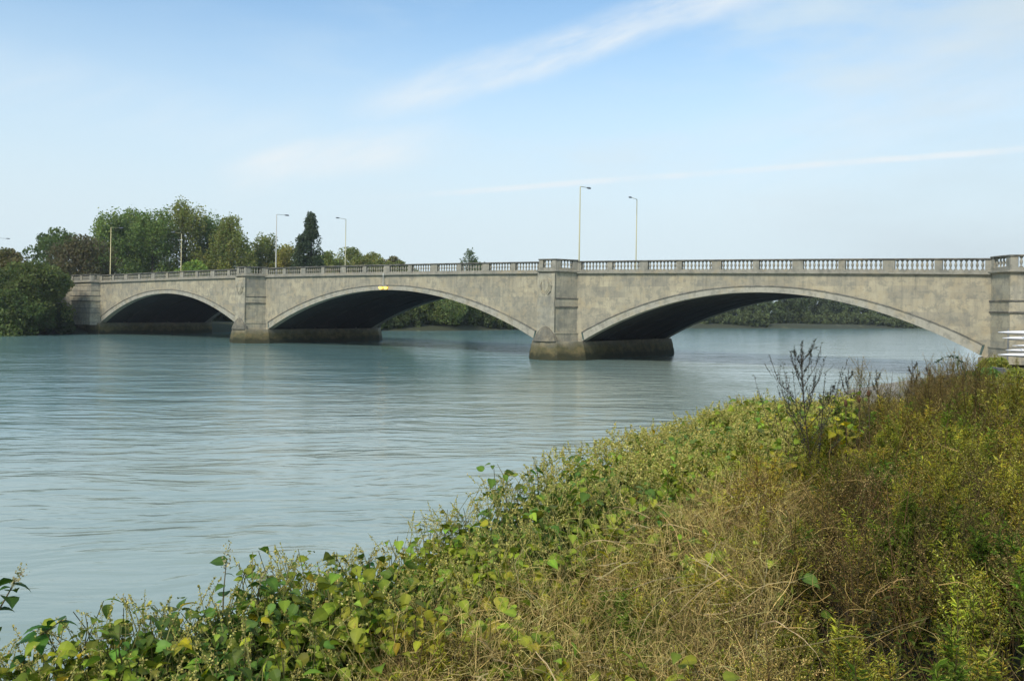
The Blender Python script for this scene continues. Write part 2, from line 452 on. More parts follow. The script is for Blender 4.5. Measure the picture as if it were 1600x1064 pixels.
for bi, (c, hw, hf, d) in enumerate(BAST):
    pier = bi in (1, 2)
    top = T(c)-1.15
    body = MB(); body.prism(bplan(c, hw, hf, d), 1.6, top)
    if pier:
        fb_ = MB(); fb_.prism([(x, y) for x, y in bplan(c, hw, hf, d, 0, True)][::-1], 1.6, top); fb_.build('pier', M['pier'], bridge)
    po = body.build('pier' if pier else 'abutment', M['pier'], bridge)
    if pier:
        mb = MB(); mb.box(c-hf-.02, c+hf+.02, -d-.26, -d+.05, 1.97, top-.31); mb.build('pilaster_strip', M['pier'], po)
    mb = MB(); mb.prism(bplan(c, hw, hf, d, .10), 5.72, 6.50); mb.build('band_course', M['pier'], po)
    mb = MB(); mb.prism(bplan(c, hw, hf, d, .17), 6.50, 6.62); mb.prism(bplan(c, hw, hf, d, .15), 5.62, 5.72); mb.build('band_moulding', M['coping'], po)
    mb = MB(); mb.prism(bplan(c, hw, hf, d, .16), 1.6, 2.78); mb.prism(bplan(c, hw, hf, d, .22), 2.78, 2.90); mb.build('plinth_course', M['pier'], po)
    if bi in (0, 3):
        mb = MB()
        for zc in ((3.6, 4.4, 7.4, 8.2) if bi == 0 else ()):
            mb.prism(bplan(c, hw, hf, d, .03), zc, zc+.10)
        if mb.n: mb.build('rustication_band', M['string'], po)
    if pier:
        shield(po, c, d+.26)
        base = MB()
        def bp_(o, wz): # plan of the base, both noses, battered
            return [(c-3.3-o,-.3),(c-1.55-o*.6,-2.75-o*.6),(c,-3.45-o),(c+1.55+o*.6,-2.75-o*.6),(c+3.3+o,-.3),
                    (c+3.3+o,W+.3),(c+1.55+o*.6,W+2.75+o*.6),(c,W+3.45+o),(c-1.55-o*.6,W+2.75+o*.6),(c-3.3-o,W+.3)]
        base.prism(bp_(.62, 0), -2.5, .75, bp_(.30, 0)); base.prism(bp_(.24, 0), .75, 1.55, bp_(.10, 0))
        base.prism(bp_(.05, 0), 1.55, 1.97, bp_(-.05, 0))
        bo = base.build('cutwater', M['tide'], po)
        for sg, w0 in ((1, -d), (-1, W+d)):
            cap = MB(); w_ = w0-sg*.20
            q = [(c-1.55, w_+sg*.05), (c-1.4, w_-sg*.35), (c-.75, w_-sg*.75), (c, w_-sg*.98), (c+.75, w_-sg*.75), (c+1.4, w_-sg*.35), (c+1.55, w_+sg*.05)]
            v = []
            for z, kx, ky in ((1.97,1,1),(2.5,.86,.80),(3.0,.62,.58),(3.4,.34,.34)):
                v += [(c+(x-c)*kx, w_+(y-w_)*ky, z) for x, y in q]
            v.append((c, w_-sg*.02, 3.62)); f = []
            for r_ in range(3):
                for k_ in range(6): f.append((7*r_+k_, 7*r_+k_+1, 7*r_+8+k_, 7*r_+7+k_))
            f += [(21+k_, 22+k_, 28) for k_ in range(6)]
            cap.add(v, f if sg > 0 else [t[::-1] for t in f])
            cap.build('nosing_cap', M['cap'], bo)
    else:
        # stepped base of the abutment under the springing
        mb = MB()
        e = 0.0 if bi == 0 else 133.83; sg = -1 if bi == 0 else 1
        mb.box(min(e-sg*.35, e+sg*9), max(e-sg*.35, e+sg*9), -.45, W+.45, -2.5, 1.97)
        mb.build('springing_base', M['tide'], po)

# parapets ------------------------------------------------------------
def offs(path, o):
    """mitred offset of a plan polyline (towards -normal side = outwards)"""
    n = len(path); out_ = []
    for i in range(n):
        p = Vector(path[i][:2]); 
        d0 = (p-Vector(path[i-1][:2])).normalized() if i > 0 else None
        d1 = (Vector(path[i+1][:2])-p).normalized() if i < n-1 else None
        d0 = d0 or d1; d1 = d1 or d0
        n0 = Vector((d0.y, -d0.x)); n1 = Vector((d1.y, -d1.x)); m_ = (n0+n1).normalized()
        k = o/max(.4, m_.dot(n0)); out_.append((p.x+m_.x*k, p.y+m_.y*k))
    return out_
def sweep(mb, path, prof, zo):
    n = len(prof); v = []; f = []
    rings = [offs(path, o) for o, z in prof]
    for i in range(len(path)):
        t = T(path[i][0])+zo
        for j, (o, z) in enumerate(prof): v.append((*rings[j][i], t+z))
    for i in range(len(path)-1):
        for j in range(n): f.append((i*n+j, i*n+(j+1)%n, (i+1)*n+(j+1)%n, (i+1)*n+j))
    f += [tuple(range(n))[::-1], tuple(range((len(path)-1)*n, len(path)*n))]
    mb.add(v, f)
P_COP = [(.05,-.15),(.12,-.11),(.12,-.04),(.06,0),(-.36,0),(-.42,-.04),(-.42,-.11),(-.35,-.15)]
P_PLI = [(.02,-1.20),(.02,-.97),(-.32,-.97),(-.32,-1.20)]
P_STR = [(.0,-1.50),(.10,-1.44),(.30,-1.34),(.30,-1.24),(.08,-1.20),(-.34,-1.20),(-.34,-1.50)]
BAL = [(.135,0),(.135,.07),(.075,.09),(.058,.15),(.075,.24),(.118,.36),(.122,.42),(.095,.52),(.058,.63),(.070,.71),(.13,.735),(.13,.82)]
bal_small = MB(); bal_small.lathe(BAL, 0, 0, 8)
bal_mesh = bal_small.mesh('baluster', M['parapet'], True)
near_bal = []   # (x, y, z)
def run(path, par, dies, bays, zo=0.0, indiv=True, far=False):
    """one run of balustrade: path in plan, dies = [(s0,s1)] as distances along it"""
    pts = [Vector(p) for p in path]; L = [0]
    for a, b_ in zip(pts, pts[1:]): L.append(L[-1]+(b_-a).length)
    def at(t):
        for k in range(len(pts)-1):
            if t <= L[k+1]+1e-6 or k == len(pts)-2:
                q = (t-L[k])/(L[k+1]-L[k]); p = pts[k].lerp(pts[k+1], q); d = (pts[k+1]-pts[k]).normalized(); return p, d
    mb = MB(); sweep(mb, path, P_PLI, zo); sweep(mb, path, P_STR, zo)
    po = mb.build('parapet', M['parapet'], par)
    mb = MB(); sweep(mb, path, P_COP, zo); mb.build('coping', M['coping'], po)
    for t0, t1 in dies:
        p0, d = at(t0+.001); p1, d1 = at(t1-.001)
        nn = Vector((d.y, -d.x)); z = (T((p0.x+p1.x)/2)+zo)
        q = [p0-nn*.30, p1-nn*.30, p1+nn*.03, p0+nn*.03]
        mb = MB()
        mb.prism([(x.x, x.y) for x in q][::-1], z-.99, z-.14)
        mb.build('pedestal', M['parapet'], po)
    for t0, t1, nb in bays:
        for k in range(nb):
            p, d = at(t0+(t1-t0)*(k+.5)/nb); nn = Vector((d.y, -d.x))
            p = p-nn*.14
            near_bal.append((p.x, p.y, T(p.x)+zo-.97, po, far))
def straight(s0, s1, y=0.0):
    n = max(2, int(abs(s1-s0)/2)); return [(s0+(s1-s0)*k/n, y) for k in range(n+1)]
def bays_for(L, nbay, nb, wd):
    dies = []; bays = []; pitch = L/nbay; t = 0
    dies.append((0, .45))
    for k in range(nbay):
        w = wd[(k+1) % len(wd)] if k < nbay-1 else .45
        t1 = pitch*(k+1); e = t1-w/2 if k < nbay-1 else L-.45
        s_ = pitch*k + (wd[k % len(wd)]/2 if k else .45)
        bays.append((s_, e, nb))
        dies.append((e, min(e+w, L)))
    return dies, bays
B0, B1, B2, B3 = BAST
def bast_run(B, zo=.13):
    c, hw, hf, d = B
    path = bplan(*B); l1 = math.dist(path[0], path[1]); l2 = math.dist(path[1], path[2]); l3 = math.dist(path[2], path[3])
    nf = max(3, int((l2-1.1)/.33)); nc = max(1, int((l1-1.15)/.36))
    e = .55
    if l2 > 4: nf1 = int((l2/2-1.0)/.34)
    dies = [(0,.42),(l1-e,l1),(l1,l1+.5),(l1+l2-.5,l1+l2),(l1+l2,l1+l2+e),(l1+l2+l3-.62,l1+l2+l3)]
    bays = [(.42,l1-e,nc),(l1+l2+e,l1+l2+l3-.62,nc)]
    if l2 > 4:
        m_ = l1+l2/2; dies.append((m_-.4, m_+.4)); bays += [(l1+.5,m_-.4,nf1),(m_+.4,l1+l2-.5,nf1)]
    else: bays.append((l1+.5,l1+l2-.5,nf))
    run(path, bridge, dies, bays, zo)
order = [('r', SL, B0[0]-B0[1], 13, 8), ('b', B0), ('r', B0[0]+B0[1], B1[0]-B1[1], 10, 8), ('b', B1), ('r', B1[0]+B1[1], B2[0]-B2[1], 12, 8),
         ('b', B2), ('r', B2[0]+B2[1], B3[0]-B3[1], 10, 8), ('b', B3), ('r', B3[0]+B3[1], SR, 8, 8)]
for it in order:
    if it[0] == 'b': bast_run(it[1])
    else:
        _, s0, s1, nby, nb = it
        dies, bays = bays_for(s1-s0, nby, nb, [.98, .60])
        run(straight(s0, s1), bridge, dies, bays)
# far side parapet (runs the other way so that it faces outwards)
dies, bays = bays_for(SR-SL, 62, 8, [1.05, .62])
run(straight(SR, SL, W), bridge, dies, bays, 0.0, far=True)
inv = Matrix.Translation((0,0,0))
def camdist(p):
    x, y, z = bw(p[0], p[1]); return math.hypot(x, y)
vis = [p for p in near_bal if not p[4] and p[0] < 138.5 and p[1] <= 0]
vis.sort(key=camdist)
picked = set(id(p) for p in vis[:98])
rest = {}
bv = np.array([tuple(v.co) for v in bal_mesh.vertices]); bfq = [tuple(p.vertices) for p in bal_mesh.polygons]
for p in near_bal:
    if id(p) in picked:
        o = bpy.data.objects.new('baluster', bal_mesh); COL.objects.link(o); o.parent = p[3]; o.location = p[:3]
    else: rest.setdefault(p[3].name, [p[3], []])[1].append(p)
for nm, (po, ps) in rest.items():
    mb = MB()
    for p in ps: mb.add(bv+np.array(p[:3]), bfq)
    o = mb.build('baluster_row', M['parapet'], po); o['kind'] = 'stuff'

# ------------------------------------------------------------------ lamp posts
def lamp_mesh(arm, H_, pole_m):
    p = MB(); p.tube([(0,0,0),(0,0,1.3)], .115, 8); p.tube([(0,0,1.3),(0,0,1.5),(0,0,H_)], [.115,.085,.055], 8)
    a = MB(); a.tube([(0,0,H_-.05),(.05,0,H_+.03),(.3,0,H_+.06),(arm-.55,0,H_+.10)], [.055,.045,.035,.03], 6)
    h = MB(); z = H_+.10
    prof = [(-.36,.05,.03),(-.25,.10,.07),(.05,.15,.10),(.3,.13,.085),(.42,.04,.03)]
    v = []; f = []
    for x, w, t in prof:
        v += [(arm-.35+x,-w,z-.02),(arm-.35+x,-w*.6,z+t),(arm-.35+x,w*.6,z+t),(arm-.35+x,w,z-.02),(arm-.35+x,w*.7,z-.05-t*.4),(arm-.35+x,-w*.7,z-.05-t*.4)]
    for k in range(len(prof)-1):
        for j in range(6): f.append((6*k+j, 6*k+(j+1)%6, 6*k+6+(j+1)%6, 6*k+6+j))
    f += [(5,4,3,2,1,0), tuple(range(24,30))]
    h.add(v, f)
    return p, a, h
# s, across, height of top, arm direction, paint, label
LAMPS = [
 (-40.2, 1.0, 17.9, 1, 'pole_grey', 'grey lamp post cut by the left edge, only its lamp arm shows above the tree'),
 (.95, 1.0, 18.3, 1, 'pole_tan', 'yellowish lamp post before the tall trees above the left end of the bridge'),
 (-7.8, W-1.0, 19.2, -1, 'pole_tan', 'yellow lamp post with arm to the left, beside the bright green bush'),
 (44.25, 1.0, 18.3, 1, 'pole_grey', 'grey lamp post above the left pier, between rounded trees and the dark conifer'),
 (37.95, W-1.0, 19.75, -1, 'pole_olive', 'slim lamp post with arm to the left, just right of the dark conifer'),
 (94.6, 1.0, 18.75, 1, 'pole_olive', 'tallest lamp post, thin olive pole rising beside the right pier'),
 (91.45, W-1.0, 19.75, -1, 'pole_olive', 'thin lamp post against open sky right of the tallest one, arm to the left'),
]
for s, w, zt, dr, pm, lab in LAMPS:
    zb = T(s)-1.35; x, y, _ = bw(s, w)
    L = empty('lamp_post', (x, y, zb), -BTH + (math.pi/2 if dr > 0 else -math.pi/2))
    tag(L, lab, 'lamp post', 'lamp posts along the bridge')
    p, a, h = lamp_mesh(2.15, zt-zb, pm)
    p.build('pole', M[pm], L, True); a.build('lamp_arm', M[pm], L, True); h.build('lamp_head', M['lamp_head'], L)
    L.rotation_euler[1] = 0

# navigation lights on the middle arch
s = 66.6; x, y, _ = bw(s, -.32)
nl = empty('navigation_light', (x, y, 7.6), -BTH)
tag(nl, 'pair of lit amber lamps hung on a bracket over the middle arch crown', 'navigation light')
mb = MB(); mb.tube([(0,0,.45),(0,0,2.0)], .05, 6); mb.tube([(-.42,0,.45),(.42,0,.45)], .045, 6); mb.box(-.12,.12,0,.1,1.75,2.05)
mb.build('bracket', M['pole_grey'], nl)
for sg in (-1, 1):
    mb = MB(); mb.lathe([(.04,.0),(.17,.05),(.24,.17),(.24,.28),(.15,.40),(.06,.45)], sg*.42, 0, 12)
    lo_ = mb.build('lamp', M['amber'], nl, True)
    mb = MB(); mb.lathe([(.27,.34),(.29,.40),(.20,.50),(.05,.56)], sg*.42, .02, 12); mb.build('lamp_hood', M['lamp_head'], lo_)

# ------------------------------------------------------------------ water, banks
mb = MB(); mb.add([(-3000,-400,0),(3000,-400,0),(3000,4000,0),(-3000,4000,0)], [(0,1,2,3)])
tag(mb.build('river_water', M['water']), 'grey green rippled river water', 'river', None, 'structure')

NS = np.array([(-22,-19),(-7,7),(10,36),(16.6,49),(22.0,58.5),(28,66),(37.2,71.0),(60,104),(130,190),(420,430)], float)
def sdist(X, Y, poly):
    best = np.full(X.shape, 1e9); sgn = np.ones(X.shape)
    for (x0,y0),(x1,y1) in zip(poly[:-1], poly[1:]):
        dx, dy = x1-x0, y1-y0; l2 = dx*dx+dy*dy
        t = np.clip(((X-x0)*dx+(Y-y0)*dy)/l2, 0, 1)
        ex, ey = X-x0-t*dx, Y-y0-t*dy; d = np.hypot(ex, ey)
        sg = np.sign(dy*(X-x0)-dx*(Y-y0)); m_ = d < best-1e-9
        best = np.where(m_, d, best); sgn = np.where(m_, sg, sgn)
    return best*sgn
def hnoise(X, Y):
    return (np.sin(X*1.7+.3)*np.cos(Y*1.3+1.1)+.6*np.sin(X*3.9+Y*2.7)+.35*np.sin(X*7.3-Y*8.1+2))/1.95
def gz(X, Y):
    d = sdist(X, Y, NS)
    far = np.clip((Y-11)/8, 0, 1); far = far*far*(3-2*far)
    cap = 3.0*(1-far) + 1.65*far + np.clip((Y-60)/40,0,1)*.6
    slope = .43*(1-far)+.22*far
    z = np.where(d > 0, slope*d, .35*d)
    z = np.minimum(z, cap + .02*np.maximum(d-8, 0))
    return np.maximum(z, -3) + .05*hnoise(X*1.2, Y*1.2)*np.clip(d, 0, 1)
def grid_mesh(xs, ys, fz, mat, name):
    X, Y = np.meshgrid(xs, ys); Z = fz(X, Y)
    V = np.stack([X, Y, Z], -1).reshape(-1, 3); nx = len(xs)
    i = np.arange(len(ys)-1)[:,None]*nx + np.arange(nx-1)[None]; i = i.ravel()
    F = np.stack([i, i+1, i+nx+1, i+nx], 1)
    keep = V[F][:,:,2].max(1) > -1.2
    mb = MB(); mb.addarr(V, F[keep], np.ones((len(V),3)))
    return mb.build(name, mat, None, True)
gx = np.concatenate([np.arange(-24,-8,1.0), np.arange(-8,12,.35), np.arange(12,50,.8), np.arange(50,120,4), np.arange(120,2600,80)])
gy = np.concatenate([np.arange(-300,-20,20), np.arange(-20,0,1.0), np.arange(0,16,.35), np.arange(16,80,.8), np.arange(80,200,4), np.arange(200,460,20)])
tag(grid_mesh(gx, gy, gz, M['soil'], 'river_bank_ground'), 'muddy near river bank', 'bank', None, 'structure')

FS = np.array([(-900,-600),(-100,118),(-82,139),(-74,148),(-56,170),(-31,201),(-15.7,212),(5,241),(66,307),(98,333),(127,345),(188,405),(330,520),(2500,1700)], float)
def fz(X, Y):
    d = -sdist(X, Y, FS)
    z = np.where(d > 0, np.minimum(.30*d, 1.6+.012*np.minimum(d, 150)), .3*d)
    return np.maximum(z, -3)
fx = np.concatenate([np.arange(-2600,-120,80), np.arange(-120,220,3), np.arange(220,2600,80)])
fy = np.concatenate([np.arange(-500,90,30), np.arange(90,480,3), np.arange(480,3600,100)])
tag(grid_mesh(fx, fy, fz, M['grass'], 'far_bank_ground'), 'grassy far river bank', 'bank', None, 'structure')

# ------------------------------------------------------------------ trees
FCX, FCY, FF, ROLL = 800.0, 532.0, 1355.017, .0161
CAMH, YH = 5.1554, 485.63
def at_depth(x, y, Y):      # a point seen at pixel x,y of the 1600 px photo, at distance Y
    a = x-FCX; b_ = y-FCY; u = a+ROLL*b_; v = b_-ROLL*a-(YH-FCY)
    return u*Y/FF, Y, CAMH-v*Y/FF

QUAD = np.array([(-.5,-.32,0),(.5,-.32,.06),(.5,.32,0),(-.5,.32,-.06)]); QF = [(0,1,2,3)]
def prof_round(t):   return np.sqrt(np.clip(1-(2*t-1)**2, 0, 1))**.8
def prof_dome(t):    return np.clip(np.where(t < .45, .75+.55*t, np.sqrt(np.clip(1-((t-.45)/.55)**2, 0, 1))), 0, 1)
def prof_poplar(t):  return np.clip(np.where(t < .35, .72+.8*t, np.sqrt(np.clip(1-((t-.35)/.65)**2.4, 0, 1))), 0, 1)
def prof_cone(t):    return np.clip(np.where(t < .18, .7+1.6*t, (1-(t-.18)/.82)**.62), .02, 1)
def prof_bush(t):    return np.sqrt(np.clip(1-t**2.2, 0, 1))

HAZE = .00018
TB = 2.7
def make_tree(name, label, cat, base, height, rad, col, prof=prof_dome, nblob=60, nleaf=9000, leaf=.42, blob=(.20,.26), low=.12,
              group=None, col2=None, squash=1.0, seed=0, density=.9, lean=0.0, trunk=True, upright=0.0):
    rg = np.random.default_rng(seed+77); nleaf = int(nleaf*1.5); leaf *= .84
    o = empty(name, base, rg.uniform(0, 6.28)*0)
    tag(o, label, cat, group)
    z0 = low*height; ch = height-z0
    # clump centres spread through the crown envelope, biased outwards
    t = rg.uniform(.03, .97, nblob)**.9
    ang = rg.uniform(0, 6.283, nblob); rr = np.sqrt(rg.uniform(.05, 1.0, nblob))
    br = rad*rg.uniform(blob[0], blob[1]*1.35, nblob)
    if prof is prof_cone: br = br*(1.15-.62*t)
    pr = prof(t)*rad
    lob = 1+.20*np.sin(2*ang+seed+5*t)+.16*np.sin(5*ang+2.1*seed+7*t)
    rc = np.maximum(pr*lob-br*.45, 0)*rr
    C = np.stack([rc*np.cos(ang), rc*np.sin(ang)*squash, z0+t*ch*.97-br*.5*(t > .8)], 1)
    C[:,0] += lean*(C[:,2]/height)**2
    wgt = br**2; wgt /= wgt.sum()
    b_ = rg.choice(nblob, nleaf, p=wgt)
    d = rg.normal(size=(nleaf, 3)); d /= np.linalg.norm(d, axis=1)[:,None]
    rad_l = rg.uniform(.25, 1, nleaf)**.45*1.05
    d2 = d.copy(); d2[:,2] *= .85+upright
    Pp = C[b_] + d2*(br[b_]*rad_l)[:,None]
    Pp += rg.normal(size=Pp.shape)*.10*leaf*2
    if upright: 
        tip = rg.uniform(0, 1, nleaf) < .2
        Pp[tip,2] += np.abs(rg.normal(size=tip.sum()))*upright*.9
    Pp[:,2] = np.maximum(Pp[:,2], .05)
    # leaves tilt outwards from their clump
    yaw = np.arctan2(d[:,1], d[:,0])+rg.normal(size=nleaf)*.8
    pit = rg.uniform(-1.2, 1.2, nleaf); rol = rg.uniform(-1.4, 1.4, nleaf)
    col = np.array(col)*TB; col2 = None if col2 is None else np.array(col2)*TB
    c1 = np.array(col); c2 = np.array(col2 if col2 is not None else [col[0]*1.45, col[1]*1.3, col[2]*1.05])
    mixb = np.clip(rg.normal(.45, .28, nblob), 0, 1)
    colr = c1[None]*(1-mixb[b_])[:,None]+c2[None]*mixb[b_][:,None]
    colr = colr*(1+rg.normal(size=(nleaf,1))*.13).clip(.5,1.5)
    colr = colr*(1+rg.normal(size=(nleaf,3))*.06)
    mb = MB()
    scatter(mb, QUAD, QF, Pp, rotmats(yaw, pit, rol), leaf*rg.uniform(.6, 1.4, nleaf), colr.clip(.004, .9))
    mb.build('crown', M['leaf'], o)
    if trunk:
        tb = MB(); r0 = max(.12, height*.018)
        tb.tube([(0,0,-.5),(.03*height*.2,0,height*.25),(lean*.25,.0,height*.55),(lean*.7,0,height*.86)], [r0*1.25,r0,r0*.65,r0*.18], 8)
        k = 0
        for j in rg.choice(nblob, min(14, nblob), replace=False):
            e = C[j]; zb_ = max(height*.12, min(e[2]*.72, height*.75)); q = zb_/height
            tb.tube([(lean*q*q,0,zb_), (e[0]*.5, e[1]*.5, zb_+(e[2]-zb_)*.62), tuple(e)], [r0*.42,r0*.25,r0*.07], 5)
        tb.build('trunk', M['bark'], o)
    return o

def tree_px(x, ytop, half_px, Y, kind_name, label, cat, col, ybase=None, **kw):
    X, _, zt = at_depth(x, ytop, Y)
    zb = float(fz(np.array(X), np.array(float(Y)))) if ybase is None else ybase
    zb = max(zb, .1)-.1
    return make_tree(kind_name, label, cat, (X, Y, zb), zt-zb, 1.22*half_px*Y/FF, col, **kw)

POP = (.048,.072,.022); POP2 = (.092,.118,.034)
G = 'trees on the left bank behind the bridge'
tree_px(178,329,35,205,'poplar_tree','dark green poplar behind the yellowish lamp post, first of the tall row',"tree",POP,prof=prof_poplar,nblob=95,nleaf=11000,blob=(.18,.26),upright=.7,seed=1,col2=POP2,group=G)
tree_px(213,327,32,212,'poplar_tree','dense poplar with a pointed top, second of the tall row',"tree",POP,prof=prof_poplar,nblob=95,nleaf=11000,blob=(.18,.26),upright=.7,seed=2,col2=POP2,group=G)
tree_px(241,322,30,206,'poplar_tree','dark poplar left of the gap of sky in the tall row',"tree",POP,prof=prof_poplar,nblob=95,nleaf=11000,blob=(.18,.26),upright=.7,seed=3,col2=POP2,group=G)
tree_px(289,316,38,214,'poplar_tree','tallest poplar, yellow green top right of the gap of sky',"tree",(.060,.074,.023),prof=prof_poplar,nblob=110,nleaf=13000,blob=(.17,.25),upright=.8,seed=4,col2=(.125,.125,.036),group=G)
tree_px(328,332,32,218,'poplar_tree','poplar sloping down from the tallest one, behind the bright green bush',"tree",POP,prof=prof_poplar,nblob=90,nleaf=10000,blob=(.18,.26),upright=.7,seed=5,col2=POP2,group=G)
tree_px(362,335,30,210,'poplar_tree','rounded poplar with yellowish crown at the right end of the tall row',"tree",(.058,.072,.022),prof=prof_poplar,nblob=90,nleaf=10000,blob=(.18,.26),upright=.7,seed=6,col2=(.12,.122,.036),group=G)
tree_px(93,352,42,190,'oak_tree','open crowned dark green oak tree above the riverside thicket, sky through it',"tree",(.034,.052,.020),prof=prof_dome,nblob=48,nleaf=8000,blob=(.16,.24),seed=7,group=G)
tree_px(132,364,44,178,'copper_tree','brownish leaved tree between the oak and the poplars',"tree",(.046,.044,.024),prof=prof_dome,nblob=70,nleaf=9000,seed=8,col2=(.062,.055,.028),group=G)
tree_px(150,372,30,215,'maple_tree','paler tan tree top peeping between copper tree and poplars',"tree",(.085,.075,.035),nblob=50,nleaf=5000,seed=9,group=G)
tree_px(416,362,32,222,'lime_tree','rounded green tree behind the grey lamp post over the left pier',"tree",(.058,.070,.024),prof=prof_dome,nblob=80,nleaf=9000,seed=10,col2=(.105,.11,.035),upright=.4,group=G)
tree_px(449,378,24,218,'lime_tree','yellow tinged tree leaning on the left side of the dark conifer',"tree",(.085,.085,.025),prof=prof_dome,nblob=60,nleaf=6500,seed=11,col2=(.15,.13,.035),group=G)
tree_px(394,385,20,226,'lime_tree','small rounded tree in the dip between poplars and lime tree',"tree",(.055,.068,.024),nblob=45,nleaf=4500,seed=41,group=G)
tree_px(487,322,24,200,'cypress_tree','tall dark conifer, a narrow pointed column',"tree",(.022,.033,.018),prof=prof_cone,nblob=170,nleaf=20000,blob=(.26,.38),leaf=.34,low=.03,seed=12,col2=(.040,.052,.026),group=G)
tree_px(471,358,16,199,'cypress_tree','short dark conifer joined to the left side of the tall one',"tree",(.022,.033,.018),prof=prof_cone,nblob=110,nleaf=10000,blob=(.27,.38),leaf=.36,low=.03,seed=13,col2=(.040,.052,.026),group=G)
tree_px(512,388,22,225,'lime_tree','pale green tree at the right foot of the dark conifer',"tree",(.07,.085,.028),nblob=45,nleaf=4500,seed=14,group=G)
tree_px(549,384,32,235,'lime_tree','yellow green rounded tree behind the slim lamp post',"tree",(.070,.082,.026),nblob=70,nleaf=8000,seed=15,col2=(.135,.135,.042),group=G)
tree_px(583,391,28,240,'lime_tree','yellowish tree just left of the small brown tree',"tree",(.075,.085,.027),nblob=60,nleaf=6500,seed=16,col2=(.135,.13,.04),group=G)
tree_px(613,395,20,238,'hawthorn_tree','small brownish rounded tree over the middle arch',"tree",(.072,.068,.035),nblob=45,nleaf=5000,seed=17,group=G)
tree_px(641,406,14,240,'hawthorn_tree','low green tree just clearing the parapet, right of the brown tree',"tree",(.05,.08,.026),nblob=30,nleaf=3000,seed=18,group=G)
tree_px(303,404,30,182,'willow_bush','bright green bush by the yellow lamp post',"bush",(.065,.095,.022),prof=prof_dome,nblob=60,nleaf=7000,seed=19,col2=(.10,.135,.03),low=.05,group=G)
tree_px(735,382,26,250,'fir_tree','lone spiky topped tree rising over the parapet of the middle arch',"tree",(.045,.06,.032),prof=prof_cone,nblob=85,nleaf=2600,blob=(.18,.30),leaf=.4,seed=20,group=G)
tree_px(755,404,30,258,'hawthorn_tree','flat topped green tree right of the spiky tree over the parapet',"tree",(.045,.065,.028),nblob=50,nleaf=5000,seed=21,group=G)
for k, (x, yt, hp, nm, lab) in enumerate([(528,396,20,'lime_tree','small pale tree filling the gap between conifer and slim lamp post'),(566,398,22,'lime_tree','low yellow green tree between two rounded ones over the middle arch'),
    (599,399,18,'hawthorn_tree','low olive tree left beside the small brown tree'),(626,402,18,'hawthorn_tree','low olive tree right beside the small brown tree'),(432,392,26,'hawthorn_tree','dark low tree behind the foot of the grey lamp post'),(345,390,30,'hawthorn_tree','shaded lower tree filling in below the poplars right of the bright bush')]):
    tree_px(x,yt,hp,229+k,nm,lab,"tree",(.066,.076,.027),nblob=50,nleaf=5000,seed=90+k,group=G)
# riverside thicket in front of the left abutment
G2 = 'trees at the water on the left bank'
tree_px(50,402,46,143,'sycamore_tree','broad dark green tree hanging over the water against the left abutment',"tree",(.032,.044,.016),prof=prof_dome,nblob=70,nleaf=17000,blob=(.17,.30),leaf=.36,low=0.0,seed=22,col2=(.066,.076,.024),ybase=.15,group=G2)
tree_px(12,386,40,150,'maple_tree','reddish brown topped tree at the left edge of the river',"tree",(.044,.048,.020),prof=prof_dome,nblob=90,nleaf=13000,leaf=.36,low=.02,seed=23,col2=(.068,.058,.026),ybase=.6,group=G2)
tree_px(18,452,48,138,'willow_bush','low dark bush drooping into the water at the left edge',"bush",(.028,.042,.015),prof=prof_bush,nblob=80,nleaf=11000,leaf=.34,low=0.0,seed=24,col2=(.06,.075,.024),ybase=.1,group=G2)
tree_px(94,474,17,146,'willow_bush','shadowy bush at the foot of the left abutment',"bush",(.022,.032,.013),prof=prof_bush,nblob=50,nleaf=6000,leaf=.32,low=0.0,seed=25,ybase=.1,group=G2)
# far bank, seen through the arches
G3 = 'trees on the far bank seen through the arches'
fb = [(352,468,16,192,'hawthorn_tree','dark tree seen through the narrow gap at the right end of the left arch','tree',(.022,.034,.014),prof_dome),
 (610,452,34,213,'willow_tree','dark olive willow at the left of the gap under the middle arch','tree',(.038,.052,.020),prof_dome),
 (650,447,32,217,'willow_tree','olive green willow second from the left under the middle arch','tree',(.052,.068,.026),prof_dome),
 (694,440,38,220,'willow_tree','pale green rounded willow, lightest tree under the middle arch','tree',(.066,.084,.034),prof_round),
 (752,426,44,250,'alder_tree','tall dark alder right of the pale willow under the middle arch','tree',(.024,.038,.017),prof_dome),
 (735,478,20,229,'willow_bush','low rounded bush at the water before the dark alder','bush',(.045,.060,.024),prof_bush),
 (805,432,42,262,'alder_tree','dark alder at the right end of the gap under the middle arch','tree',(.028,.040,.018),prof_dome)]
for k, (x, yt, hp, Y, nm, lab, cat, cl, pf) in enumerate(fb):
    tree_px(x, yt, hp, Y, nm, lab, cat, cl, prof=pf, nblob=75, nleaf=8500, leaf=.40, low=0.0, seed=50+k, group=G3)

